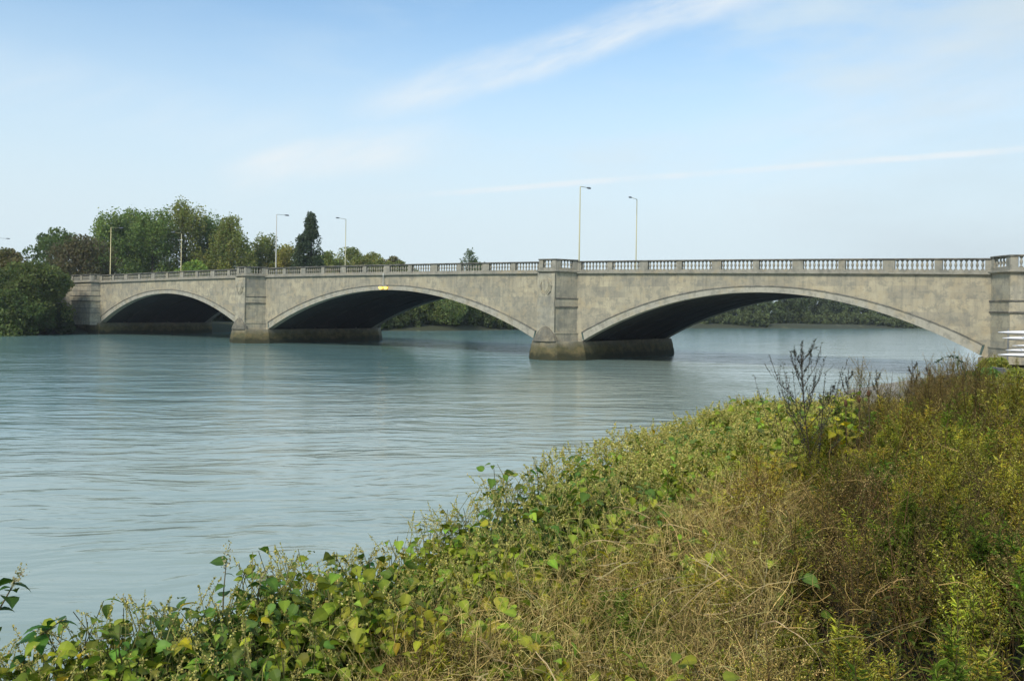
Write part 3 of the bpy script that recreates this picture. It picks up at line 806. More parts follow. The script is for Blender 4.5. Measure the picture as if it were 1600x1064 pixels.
def wood(name, label, pts, seed):
    mb = MB(); rg = np.random.default_rng(seed)
    for x, Y, h, r, c in pts:
        X, _, _ = at_depth(x, 510, Y); zb = max(float(fz(np.array(X), np.array(float(Y)))), .05)
        nb = 46; nl = 3600
        t = rg.uniform(0, 1, nb); ang = rg.uniform(0, 6.28, nb); br = r*rg.uniform(.2, .38, nb)
        rc = np.maximum(prof_dome(t)*r-br*.7, 0)*np.sqrt(rg.uniform(.1, 1, nb))
        C = np.stack([X+rc*np.cos(ang), Y+rc*np.sin(ang), zb+t*h*.93], 1)
        b_ = rg.integers(0, nb, nl); d = rg.normal(size=(nl, 3)); d /= np.linalg.norm(d, axis=1)[:,None]
        Pp = C[b_]+d*(br[b_]*rg.uniform(.3, 1, nl)**.5)[:,None]; Pp[:,2] = np.maximum(Pp[:,2], zb*.3)
        cb = TB*np.array(c)[None]*(1+rg.normal(size=(nb,1))*.25).clip(.5,1.7)
        cc = cb[b_]*(1+rg.normal(size=(nl,1))*.25).clip(.4,1.8)
        scatter(mb, QUAD, QF, Pp, rotmats(rg.uniform(0,6.28,nl), rg.uniform(-1.2,1.2,nl), rg.uniform(-1.4,1.4,nl)), .55*rg.uniform(.6,1.4,nl), cc)
    tag(mb.build(name, M['leaf']), label, 'woodland', None, 'stuff')
pts = []
rg = np.random.default_rng(9)
for x in np.arange(1035, 1250, 13):
    pts.append((x, 318+(x-1035)*.13+rg.uniform(4,22), rg.uniform(8.5,10.5), rg.uniform(3.0,4.6), (.044,.056,.024)))
for x in np.arange(1225, 1500, 13):
    pts.append((x, 352+(x-1225)*.30+rg.uniform(4,30), rg.uniform(11,15.0)+(x-1225)*.004, rg.uniform(4,6.2), (.036,.047,.021)))
for x in np.arange(560, 880, 15):
    pts.append((x, 262+(x-560)*.12+rg.uniform(0,20), rg.uniform(12.5,15.5), rg.uniform(5,7), (.030,.042,.019)))
for x in list(np.arange(1050,1195,9))+list(np.arange(1262,1500,10)):
    pts.append((x, (309+(x-1035)*.16 if x < 1200 else 343+(x-1225)*.30)+rg.uniform(0,3), rg.uniform(2.5,6.0), rg.uniform(2.2,3.4), (.050,.060,.026)))
for x in np.arange(585, 860, 8):
    pts.append((x, 201+(x-590)*.16+rg.uniform(1,4), rg.uniform(2.5,5), rg.uniform(1.8,2.8), (.040,.050,.020)))
wood('woodland', 'unbroken dark green woodland along the far bank under the right arch', pts, 3)

# ------------------------------------------------------------------ boats and rack by the right abutment
def boat_mesh():
    mb = MB(); L_ = 8.2; n = 14; v = []; f = []
    for k in range(n+1):
        q = k/n; x = q*L_; w = .27*max(.02, math.sin(math.pi*min(max(q,.004),.996))**.8); dpt = .26*max(.06, math.sin(math.pi*min(max(q,.01),.99))**.5)
        sheer = .07*(2*q-1)**2
        for a in np.linspace(0, math.pi, 9): v.append((x, w*math.cos(a), sheer+.10+dpt*math.sin(a)))
    for k in range(n):
        for j in range(8): f.append((k*9+j, k*9+j+1, (k+1)*9+j+1, (k+1)*9+j))
        f.append((k*9+8, k*9, (k+1)*9, (k+1)*9+8))
    f += [tuple(range(9)), tuple(range(n*9, n*9+9))[::-1]]
    mb.add(v, f); return mb
bm_ = boat_mesh().mesh('hull', M['boat'], True)
tips = [(1560,518.5,63.6,'topmost white rowing boat on the rack by the right abutment'),
        (1567,527.5,63.0,'white rowing boat second from the top of the rack by the right abutment'),
        (1582,539.5,63.8,'shortest showing white boat, middle of the stacked boats by the right abutment'),
        (1572,546.5,63.1,'white rowing boat second from the bottom of the rack by the right abutment'),
        (1559,553.5,62.5,'lowest white rowing boat on the rack by the right abutment')]
for x, y, Y, lab in tips:
    X, _, z = at_depth(x, y, Y)
    o = empty('rowing_boat', (X, Y, z-.22), R(-4)); tag(o, lab, 'boat', 'white rowing boats on the rack')
    h = bpy.data.objects.new('hull', bm_); COL.objects.link(h); h.parent = o
    mb = MB()
    ks = np.linspace(.35, 7.85, 9)
    mb.tube([(k, 0, .10+.07*(2*k/8.2-1)**2-.015) for k in ks], .03, 5); mb.build('keel_strip', M['lamp_head'], o)
X0, Y0, _ = at_depth(1583, 540, 63.2)
rk = empty('boat_rack', (X0, Y0, 1.3)); tag(rk, 'steel rack carrying the stacked white rowing boats', 'rack')
for dx in (.4, 4.6):
    for dy in (-1.2, 1.3):
        mb = MB(); mb.tube([(dx, dy, -.3), (dx, dy, 3.1)], .04, 6); mb.build('upright', M['rack'], rk)
    mb = MB()
    for x, y, Y, lab in tips:
        z = at_depth(x, y, Y)[2]-1.3-.22+.03
        mb.tube([(dx, -1.2, z), (dx, 1.3, z)], .03, 6)
    mb.build('bracket', M['rack'], rk)

# low concrete edge of the landing below the boats
mb = MB(); pts = [at_depth(x, y, Y) for x, y, Y in ((1538,573,62),(1550,573.5,59.5),(1568,575,57),(1585,579,55),(1612,585,53))]
v = []; f = []
for x, y, z in pts: v += [(x-.18,y-.1,z),(x+.2,y+.12,z),(x+.2,y+.12,z-.35),(x-.18,y-.1,z-.35)]
for k in range(len(pts)-1):
    for j in range(4): f.append((4*k+j,4*k+(j+1)%4,4*k+4+(j+1)%4,4*k+4+j))
f += [(0,1,2,3),(16,17,18,19)]
mb.add(v, f); tag(mb.build('landing_wall', M['kerb']), 'low curved grey concrete edge below the white boats', 'low wall')

# bushes near the abutment
def bush_at(x, yt, hp, Y, label, col, col2, seed, nm='bramble_bush', nl=7000, leaf=.12):
    X, _, zt = at_depth(x, yt, Y); zb = float(gz(np.array(X), np.array(float(Y))))-.1
    make_tree(nm, label, 'bush', (X, Y, zb), max(.6, zt-zb), hp*Y/FF, col, prof=prof_bush, nblob=60, nleaf=nl, leaf=leaf, blob=(.2,.3), low=0, seed=seed, col2=col2, trunk=True)
bush_at(1556,561,22,60.5,'yellow green bush directly below the white boats',(.085,.10,.022),(.15,.15,.03),70)
bush_at(1540,580,26,50,'dark green leafy bush right of the mud, before the abutment',(.035,.070,.018),(.07,.12,.028),71)
bush_at(1590,577,24,47,'olive bush at the right edge below the boats',(.075,.085,.022),(.13,.13,.03),72)
bush_at(1505,612,20,44,'low olive scrub left of the dark leafy bush by the mud',(.06,.065,.022),(.11,.10,.03),73)

# ------------------------------------------------------------------ undergrowth in the foreground
EDGE = np.array([(-4.2,1.0),(-3.0,2.6),(-2.1,3.6),(-1.4,4.15),(-.9,5.0),(.14,6.5),(1.4,8.7),(2.7,11.0),(4.2,12.2),(6.5,12.8),(11,14)], float)
HN = np.array([(-2.6,3.2,3.70),(-2.1,3.6,3.74),(-1.4,4.1,3.80),(-.9,5,3.66),(.14,6.5,3.93),(1.4,8.7,3.90),(2.7,11,3.96),(4.2,12,3.86),(-.8,3.0,3.62),(0,3.4,3.62),
 (.4,4.6,3.72),(1,5.5,3.86),(2,7,3.97),(.8,2.6,3.68),(1.6,3,3.92),(2.4,4.5,4.12),(3.2,6,4.22),(4.7,8,4.34),(4,9,4.15),(5,11,4.05),(7,11,4.2),(6,8,4.4),(9,14,3.7),(0,1.8,3.6),(2,1.8,3.8)])
def hc(X, Y):
    d = (X[...,None]-HN[:,0])**2+(Y[...,None]-HN[:,1])**2+.15
    w = d**-1.6
    h = (w*HN[:,2]).sum(-1)/w.sum(-1)
    k = np.clip((X-.32*Y-.1)*1.2, .5, 1.0)
    return h+k*(.085*np.sin(X*4.1+Y*1.9+.7)*np.cos(Y*3.3-X*1.1)+.06*np.sin(X*7.7-Y*5.1+2)+.05*np.cos(Y*8.3+X*3.7))
def inpoly(X, Y, poly):
    r = np.zeros(X.shape, bool); j = len(poly)-1
    for i in range(len(poly)):
        xi, yi = poly[i]; xj, yj = poly[j]
        c = ((yi > Y) != (yj > Y)) & (X < (xj-xi)*(Y-yi)/(yj-yi+1e-12)+xi); r ^= c; j = i
    return r
KNOT = [(-4.4,1.4),(-3.0,2.6),(-2.15,3.65),(-1.4,4.2),(-.95,5.05),(.1,6.55),(1.35,8.75),(2.65,11.05),(4.2,12.2),(4.6,11.2),(3.2,8.4),(2.4,7.3),(1.15,5.9),(.5,5.0),(-.42,4.1),(-.72,3.2),(-1.2,2.0),(-2.5,1.2)]
DRY = [(-1.15,2.0),(-.8,3.2),(-.48,4.15),(.35,5.0),(1.0,5.9),(1.5,6.5),(2.1,6.8),(1.95,5.9),(1.55,4.8),(1.05,3.4),(.75,2.0)]
WEEDP = [(.55,2.0),(.9,3.4),(1.35,4.8),(1.55,5.9),(1.3,6.2),(2.3,7.6),(3.2,8.4),(4.5,11.3),(4.4,12.2),(6.5,12.8),(11,14),(12,9),(5,2)]
WEEDR = [(1.6,1.6),(2.4,2.6),(5.5,7.6),(9.6,13.6),(15,16),(13,9),(7,2),(4,.8)]
def sample(poly, n, rg):
    p = np.array(poly); lo, hi = p.min(0), p.max(0); X = []; Y = []
    while len(X) < n:
        x = rg.uniform(lo[0], hi[0], n*3); y = rg.uniform(lo[1], hi[1], n*3)
        # keep what the place in front of the camera could show
        k = inpoly(x, y, poly)
        if poly is not WEEDR: k &= (x < y*.66+.5) & (x > -y*.68-.6) & (y > 1.6)
        X += list(x[k]); Y += list(y[k])
    return np.array(X[:n]), np.array(Y[:n])

# heart shaped leaf, folded along its midrib, drooping at the tip (unit length along +x)
LV = []; LF = []
st = [(0,.0,0),(.04,.26,.02),(.30,.40,.05),(.58,.30,.03),(.82,.13,-.05),(1.0,.0,-.16)]
for x, w, z in st: LV += [(x,-w,z+.22*w),(x,0,z),(x,w,z+.22*w)]
for k in range(len(st)-1):
    LF += [(3*k,3*k+3,3*k+4,3*k+1),(3*k+1,3*k+4,3*k+5,3*k+2)]
LV = np.array(LV); LF = np.array(LF)
LTC = np.array([(1.0,1.0,1.0),(1.35,1.3,1.2),(1.0,1.0,1.0)]*len(st))
# narrow leaf
NV = np.array([(0,-.04,0),(0,.04,0),(.5,-.11,.06),(.5,.11,.06),(1,0,-.03)]); NF3 = [(0,2,3,1),(2,4,4,3)]
NF = np.array([(0,2,3,1)]); 
NV4 = np.array([(0,0,0),(.45,-.12,.05),(1,0,-.04),(.45,.12,.05)]); NF4 = np.array([(0,1,2,3)])

def greens(n, base, rg, dv=.22, dh=.10):
    c = np.array(base)[None]*(1+rg.normal(size=(n,1))*dv).clip(.45,1.8)
    return (c*(1+rg.normal(size=(n,3))*dh)).clip(.004,.8)

rg = np.random.default_rng(21)
# --- knotweed: leaves
X, Y = sample(KNOT, 4200, rg)
KN2 = [(-4.4,1.4),(-3.0,2.6),(-2.15,3.65),(-1.4,4.2),(-.95,5.05),(-.3,5.9),(-.1,5.1),(-.65,4.4),(-.9,3.4),(-1.3,2.0),(-2.5,1.2)]
xb, yb = sample(KN2, 1900, rg); X = np.r_[X, xb]; Y = np.r_[Y, yb]; xb, yb = sample(DRY, 1500, rg); kk = (np.sin(xb*3.3+2.2)*np.cos(yb*2.9+.4)+.5*np.sin(xb*7+yb*5) > .45); X = np.r_[X, xb[kk]]; Y = np.r_[Y, yb[kk]]; nst = len(X); Hc = hc(X, Y)
top = Hc+rg.normal(size=nst)*.07-.02
edge_d = sdist(X, Y, EDGE)
top -= np.where(edge_d < .25, rg.uniform(0, .25, nst), 0)
kw = MB(); ks = MB(); kf = MB()
nl = 11
ti = np.repeat(np.arange(nst), nl); m_ = len(ti)
q = np.tile(np.linspace(0, 1, nl), nst)+rg.uniform(-.04,.04,m_)
lean = rg.normal(size=(nst,2))*.16
lean[:,0] -= .08
hgt = .62
px = X[ti]-lean[ti,0]*(q)*1.0; py = Y[ti]-lean[ti,1]*q
pz = top[ti]-q*hgt-.02
ang = (np.tile(np.arange(nl), nst)*2.45)+np.repeat(rg.uniform(0,6.28,nst), nl)+rg.normal(size=m_)*.4
off = rg.uniform(.01,.08,m_)
Pk = np.stack([px+np.cos(ang)*off, py+np.sin(ang)*off, pz], 1)
size = (1+.22*np.clip((Y[ti]-6)/3,0,1))*rg.uniform(.048,.128,m_)*(.62+.5*np.clip(q*2.2,0,1))
far_y = np.clip((Y[ti]-8)/4, 0, 1)
pit = rg.normal(size=m_)*.38+.32; rol = rg.normal(size=m_)*.45
col = greens(m_, (.20,.25,.030), rg, .28, .10)
yl = rg.uniform(0,1,m_)
patch = np.sin(Pk[:,0]*1.9+1.0)*np.cos(Pk[:,1]*1.5)+.4*np.sin(Pk[:,0]*5+Pk[:,1]*3)
lime = patch+rg.normal(size=m_)*.4 > .75
col[lime] = greens(lime.sum(), (.30,.31,.030), rg, .2)
dk = patch+rg.normal(size=m_)*.4 < -.55
col[dk] = greens(dk.sum(), (.100,.165,.030), rg, .2)
yel = yl > .988; col[yel] = greens(yel.sum(), (.38,.30,.015), rg, .2)
red = (yl < .0022); col[red] = greens(red.sum(), (.30,.07,.02), rg, .2)
scatter(kw, LV, LF, Pk, rotmats(ang, pit, rol), size, col, LTC)
# stems
for i in range(nst):
    if rg.uniform() < .5:
        z1 = top[i]; dx, dy = lean[i]
        kp = [(X[i]-dx*q_, Y[i]-dy*q_, z1-q_*hgt) for q_ in (0, .33, .66, 1.0, 1.7)]
        ks.tube(kp, [.002,.003,.004,.005,.006], 3, tuple(np.array((.13,.12,.04))*rg.uniform(.7,1.4)), caps=False)
# creamy flower sprays: short branching plumes of tiny bracts
FVt = np.array([(-.5,-.35,0),(.5,-.35,.1),(.5,.35,0),(-.5,.35,-.1)])
def sprays(nsp, poly, rg, zlo=-.10, zhi=.10, len_=(.05,.13), nb=34, wd_=.007):
    sx, sy = sample(poly, nsp, rg); sz = hc(sx, sy)+rg.uniform(zlo, zhi, nsp)
    i_ = np.repeat(np.arange(nsp), nb); n_ = len(i_)
    L_ = rg.uniform(*len_, nsp); yaw = rg.uniform(0,6.28,nsp); el = rg.uniform(.15,1.3,nsp)
    d = np.stack([np.cos(yaw)*np.cos(el), np.sin(yaw)*np.cos(el), np.sin(el)], 1)
    t = rg.uniform(0,1,n_)
    Ps = np.stack([sx,sy,sz],1)[i_]+d[i_]*(L_[i_]*t)[:,None]+rg.normal(size=(n_,3))*(wd_*(1.2-t))[:,None]
    c = greens(n_, (.52,.455,.14), rg, .2, .06)
    gr = rg.uniform(0,1,n_) < .25; c[gr] = greens(gr.sum(), (.30,.30,.07), rg, .2)
    for k in range(nsp):
        if sy[k] < 6.5: ks.tube([(sx[k]-d[k,0]*.12,sy[k]-d[k,1]*.12,sz[k]-.16),(sx[k],sy[k],sz[k]),tuple(np.array((sx[k],sy[k],sz[k]))+d[k]*L_[k])], [.002,.0018,.001], 3, (.30,.28,.10), caps=False)
    return Ps, c, n_
Ps, c, n_ = sprays(4200, KNOT, rg, -.10, .035)
scatter(kf, FVt, QF, Ps, rotmats(rg.uniform(0,6.28,n_), rg.uniform(-1.3,1.3,n_), rg.uniform(-1.3,1.3,n_)), rg.uniform(.004,.010,n_), c)
KN3 = [(.1,6.55),(1.35,8.75),(2.65,11.05),(4.2,12.2),(4.6,11.2),(3.2,8.6),(2.3,7.7),(.9,6.2)]
Ps, c, n_ = sprays(760, KN3, rg, -.07, .03, (.10,.20), 70, .016)
scatter(kf, FVt, QF, Ps, rotmats(rg.uniform(0,6.28,n_), rg.uniform(-1.3,1.3,n_), rg.uniform(-1.3,1.3,n_)), rg.uniform(.008,.015,n_), c)
kroot = kw.build('broad_leaved_undergrowth', M['broadleaf'])
tag(kroot, 'mass of heart shaped green leaves along the edge of the bank', 'undergrowth', None, 'stuff')
o = ks.build('stems', M['straw'], kroot); o['kind'] = 'stuff'
o = kf.build('flower_sprays', M['weed'], kroot); o['kind'] = 'stuff'

# --- dry tangled stems
def strands(mb, x, y, z, L_, wid, col, rg, flat=.35, curl=.5, nseg=7, updir=None):
    n_ = len(x); yaw = rg.uniform(0,6.28,n_); el = rg.normal(size=n_)*flat if updir is None else updir
    pos = np.stack([x,y,z],1); d = np.stack([np.cos(yaw)*np.cos(el), np.sin(yaw)*np.cos(el), np.sin(el)],1)
    side = rg.normal(size=(n_,3)); bend = rg.normal(size=(n_,3))*curl; rows = []
    step = (L_/nseg)[:,None]
    for k in range(nseg+1):
        s_ = np.cross(d, side); s_ /= np.linalg.norm(s_,axis=1)[:,None]+1e-9
        w_ = (wid*(1-.7*k/nseg))[:,None]*.5
        rows.append(pos-s_*w_); rows.append(pos+s_*w_)
        pos = pos+d*step
        d = d+bend/nseg+rg.normal(size=(n_,3))*curl*.28
        d[:,2] -= .06*curl
        d /= np.linalg.norm(d,axis=1)[:,None]
    V = np.stack(rows,1); m2 = V.shape[1]
    t = np.array([(2*k,2*k+1,2*k+3,2*k+2) for k in range(nseg)])
    F = t[None]+(np.arange(n_)*m2)[:,None,None]
    mb.addarr(V.reshape(-1,3), F.reshape(-1,4), np.repeat(col,m2,0))
dg = MB()
rg = np.random.default_rng(33)
def straw(n, rg, b=(.56,.40,.145)): return greens(n, b, rg, .3, .04)
n = 3000; X, Y = sample(DRY, n, rg); pz = hc(X, Y)-rg.uniform(-.02,.28,n)
cl = np.sin(X*2.6+.4)*np.cos(Y*2.1+.8)+.5*np.sin(X*6.1-Y*4.3)
cc = straw(n, rg); gr = cl+rg.normal(size=n)*.5 < -.15; cc[gr] = greens(gr.sum(), (.16,.155,.03), rg, .25)
strands(dg, X, Y, pz, rg.uniform(.10,.38,n), rg.uniform(.0018,.0040,n), cc, rg, .5, .6)
n = 9000; X, Y = sample(DRY, n, rg); strands(dg, X, Y, hc(X,Y)-rg.uniform(-.06,.15,n), rg.uniform(.05,.15,n), rg.uniform(.0014,.0028,n), straw(n, rg, (.60,.45,.18))*(.82+.30*np.sin(X*3.7+1.3)*np.cos(Y*3.1+.5))[:,None]*np.array([1,1,.95]), rg, .8, 1.1, 4)
n = 170; X, Y = sample(DRY, n, rg); strands(dg, X, Y, hc(X,Y)+rg.uniform(-.10,.04,n), rg.uniform(.25,.75,n), rg.uniform(.004,.008,n), straw(n, rg, (.44,.35,.18)), rg, .3, .75, 12)
n = 150; X, Y = sample(KNOT, n, rg); strands(dg, X, Y, hc(X,Y)-rg.uniform(.02,.16,n), rg.uniform(.2,.5,n), rg.uniform(.003,.006,n), straw(n, rg), rg, .12, .5, 8)
n = 2300; X, Y = sample(WEEDP, n, rg); k = rg.uniform(0,1,n) < np.clip(1.25-(X-.3*Y)*.45, .12, 1); X, Y = X[k], Y[k]; n = len(X)
strands(dg, X, Y, hc(X,Y)-rg.uniform(-.05,.3,n), rg.uniform(.08,.34,n), rg.uniform(.002,.0045,n), straw(n, rg, (.32,.22,.08)), rg, .8, .8)
nt_ = 300; tx, ty = sample(DRY, nt_, rg); th_ = rg.uniform(0,6.28,nt_); k = np.repeat(np.arange(nt_), 16); n = len(k)
X = tx[k]+rg.normal(size=n)*.02; Y = ty[k]+rg.normal(size=n)*.02
strands(dg, X, Y, hc(X,Y)-rg.uniform(.12,.22,n), rg.uniform(.18,.34,n), rg.uniform(.0016,.0034,n), straw(n, rg)*rg.uniform(.7,1.25,nt_)[k][:,None], rg, 0, .5, 6, rg.uniform(.4,1.35,n))
n = 1700; X, Y = sample(WEEDP, n, rg); strands(dg, X, Y, hc(X,Y)-rg.uniform(.50,.75,n), rg.uniform(.50,.92,n), rg.uniform(.0025,.0055,n), greens(n,(.12,.075,.038),rg), rg, 0, .18, 6, rg.uniform(1.1,1.5,n))
tag(dg.build('dry_grass', M['straw']), 'tangle of dry straw coloured stems on the bank', 'dry grass', None, 'stuff')

# --- fine leaved weeds: templates of one plant, repeated
def weed_template(rg, h=1.0, nbr=9, leafcol=(.07,.09,.02), fluff=(.28,.25,.11), nleaf=150, nfl=110, leafl=.045):
    mb = MB()
    stemc = np.array((.10,.075,.035))
    mb.tube([(0,0,0),(.01,0,h*.5),(.0,.01,h)], [.005,.0035,.0015], 3, stemc, caps=False)
    tz = rg.uniform(.25, .92, nleaf)*h; ya = rg.uniform(0,6.28,nleaf)
    P_ = np.stack([np.cos(ya)*.004, np.sin(ya)*.004, tz],1)
    c = greens(nleaf, leafcol, rg, .25, .1)
    scatter(mb, NV4, NF4, P_, rotmats(ya, -rg.uniform(-.1,.9,nleaf), rg.normal(size=nleaf)*.4), np.stack([leafl*rg.uniform(.7,1.5,nleaf)]*3,1), c)
    for k in range(nbr):
        z0 = h*rg.uniform(.42,.86); a = rg.uniform(0,6.28); L_ = h*rg.uniform(.16,.34); e = rg.uniform(.7,1.15)
        d = np.array([math.cos(a)*math.cos(e), math.sin(a)*math.cos(e), math.sin(e)]); p0 = np.array([0,0,z0])
        mb.tube([tuple(p0), tuple(p0+d*L_*.5), tuple(p0+d*L_+np.array([0,0,.02]))], [.0025,.0018,.001], 3, stemc, caps=False)
        n1 = 26; t = rg.uniform(.1,1,n1); ya = rg.uniform(0,6.28,n1)
        scatter(mb, NV4, NF4, p0+d*(L_*t)[:,None], rotmats(ya, -rg.uniform(-.3,1.0,n1), rg.normal(size=n1)*.4), np.stack([leafl*.55*rg.uniform(.6,1.3,n1)]*3,1), greens(n1, leafcol, rg, .25, .1))
        n2 = max(1, nfl//nbr); t = rg.uniform(.55,1.05,n2)
        scatter(mb, FVt, QF, p0+d*(L_*t)[:,None]+rg.normal(size=(n2,3))*.012, rotmats(rg.uniform(0,6.28,n2), rg.uniform(-1.3,1.3,n2), rg.uniform(-1.3,1.3,n2)), rg.uniform(.0045,.0095,n2), greens(n2, fluff, rg, .2, .06))
    V = np.concatenate(mb.v); C = np.concatenate(mb.c)
    quads = []
    for a in mb.f:
        if a.ndim == 1: quads.append(a[None])
        else: quads.append(a)
    F = np.concatenate([q for q in quads if q.shape[1] == 4])
    return V, F, C
def place(mb, tmpl, pos, yaw, tilt, sc, tint):
    V, F, C = tmpl; n_ = len(pos)
    M_ = rotmats(yaw, tilt, rng.normal(size=n_)*.12)
    W_ = np.einsum('nij,kj->nki', M_, V)*sc[:,None,None]+pos[:,None,:]
    FF_ = F[None]+(np.arange(n_)*len(V))[:,None,None]
    mb.addarr(W_.reshape(-1,3), FF_.reshape(-1,4), (C[None]*tint[:,None,:]).reshape(-1,3))
rg = np.random.default_rng(44)
T_OL = [weed_template(rg, 1, 9, (.33,.295,.036), (.46,.39,.11)) for _ in range(4)]
T_GR = [weed_template(rg, 1, 8, (.13,.19,.022), (.28,.27,.05), 190, 50, .055) for _ in range(3)]
T_BR = [weed_template(rg, 1, 10, (.20,.155,.042), (.32,.23,.085), 90, 150, .035) for _ in range(3)]
T_YE = [weed_template(rg, 1, 7, (.22,.20,.018), (.42,.33,.05), 150, 110) for _ in range(2)]
T_TAN = [weed_template(rg, 1, 12, (.30,.24,.065), (.48,.36,.14), 60, 260, .03) for _ in range(4)]
wd = MB()
def zone(n, poly, tm, frac, dh=(0,.0), rg=rg, sc=(.55,.85), cond=None, per=9, spread=.085):
    """plants stand in clumps of one kind, each clump with its own height and tint"""
    nc = max(1, n//per); cx, cy = sample(poly, nc, rg)
    if cond is not None:
        k = cond(cx, cy)+rg.normal(size=nc)*.35 > 0; cx, cy = cx[k], cy[k]; nc = len(cx)
    if nc == 0: return
    S_ = rg.uniform(*sc, nc); z_ = hc(cx, cy)+rg.uniform(*dh, nc); w_ = rg.integers(0, len(tm), nc)
    t_ = (1+rg.normal(size=(nc,1))*.20).clip(.55,1.5)*(1+rg.normal(size=(nc,3))*.06)
    ci = np.repeat(np.arange(nc), per); m_ = len(ci)
    r = np.abs(rg.normal(size=m_))*spread*(.7+.08*cy[ci]); a = rg.uniform(0,6.28,m_)
    X, Y = cx[ci]+r*np.cos(a), cy[ci]+r*np.sin(a)
    S = S_[ci]*rg.uniform(.8,1.08,m_); z = z_[ci]-S_[ci]*.97-.9*r*rg.uniform(.3,1.0,m_)
    for j in range(len(tm)):
        k = w_[ci] == j
        if k.any():
            tint = t_[ci[k]]*(1+rg.normal(size=(k.sum(),1))*.10).clip(.7,1.3)
            # plants on the outside of a clump lean outwards
            V, F, C = tm[j]
            place(wd, tm[j], np.stack([X,Y,z],1)[k], a[k], (r[k]/spread)*.13+rg.normal(size=k.sum())*.08, S[k], tint)
# u: how far to the right of the dry tangle
zone(1700, WEEDP, T_OL, 1, (-.10,.22))
zone(1200, WEEDP, T_GR, 1, (-.14,.16), cond=lambda X,Y: (X/Y-.42)*5)
zone(800, WEEDP, T_BR, 1, (-.08,.18), cond=lambda X,Y: (.9-abs(X/Y-.42)*5)*.6)
zone(640, WEEDP, T_BR, 1, (.10,.56), cond=lambda X,Y: np.where((Y>8.3)&(X/Y>.40)&(X/Y<.56), .6, -2))
zone(200, WEEDP, T_OL, 1, (.0,.42), cond=lambda X,Y: np.where((Y>6.0)&(X/Y>.53), .6, -2))
zone(70, WEEDP, T_YE, 1, (-.02,.16))
zone(1000, DRY, T_OL, 1, (-.12,.05), sc=(.45,.7), cond=lambda X,Y: .45+np.sin(X*3.1+1)*np.cos(Y*2.3))
zone(260, DRY, T_GR, 1, (-.16,.0), sc=(.4,.6), cond=lambda X,Y: np.sin(X*4.1+2)*np.cos(Y*3.3+1)-.1)
zone(800, DRY, T_TAN, 1, (-.14,.05), sc=(.4,.65))
zone(170, WEEDP, T_TAN, 1, (-.1,.1), sc=(.5,.7))
zone(90, DRY, T_YE, 1, (-.12,.02), sc=(.45,.7))
zone(120, KNOT, T_OL, 1, (-.12,.02), sc=(.45,.7), cond=lambda X,Y: np.where(Y>6.5,.4,-.2))
zone(900, WEEDR, T_OL, 1, (-.10,.22), rg=np.random.default_rng(61))
zone(600, WEEDR, T_GR, 1, (-.14,.16), rg=np.random.default_rng(62))
zone(420, WEEDR, T_BR, 1, (-.08,.20), rg=np.random.default_rng(63))
# rougher growth further along the bank towards the bridge
n = 1100; X = rg.uniform(6,62,n); Y = rg.uniform(13,62,n); d = sdist(X,Y,NS); k = (d > 4.5+rg.uniform(0,2,n))&(X<Y*.68+14); X, Y = X[k], Y[k]; n = len(X); S = rg.uniform(.7,1.3,n)
z = gz(X,Y)-.05
for j, tm in enumerate([T_OL[0],T_OL[1],T_GR[0],T_BR[0]]):
    k = rg.integers(0,4,n) == j
    place(wd, tm, np.stack([X,Y,z],1)[k], rg.uniform(0,6.28,k.sum()), rg.normal(size=k.sum())*.15, S[k]*1.0, np.ones((k.sum(),3)))
for poly, nn_, cb in ((WEEDR, 15000, (.080,.090,.016)), (WEEDP, 26000, (.080,.090,.016)), (DRY, 9000, (.11,.10,.022))):
    X, Y = sample(poly, nn_, rg); z = hc(X,Y)-rg.uniform(.10,.75,nn_)
    scatter(wd, NV4, NF4, np.stack([X,Y,z],1), rotmats(rg.uniform(0,6.28,nn_), rg.normal(size=nn_)*.6, rg.normal(size=nn_)*.6), np.stack([rg.uniform(.03,.085,nn_)]*3,1), greens(nn_, cb, rg, .35, .12))
tag(wd.build('weeds', M['weed']), 'tall seeding weeds covering the right of the bank', 'weeds', None, 'stuff')

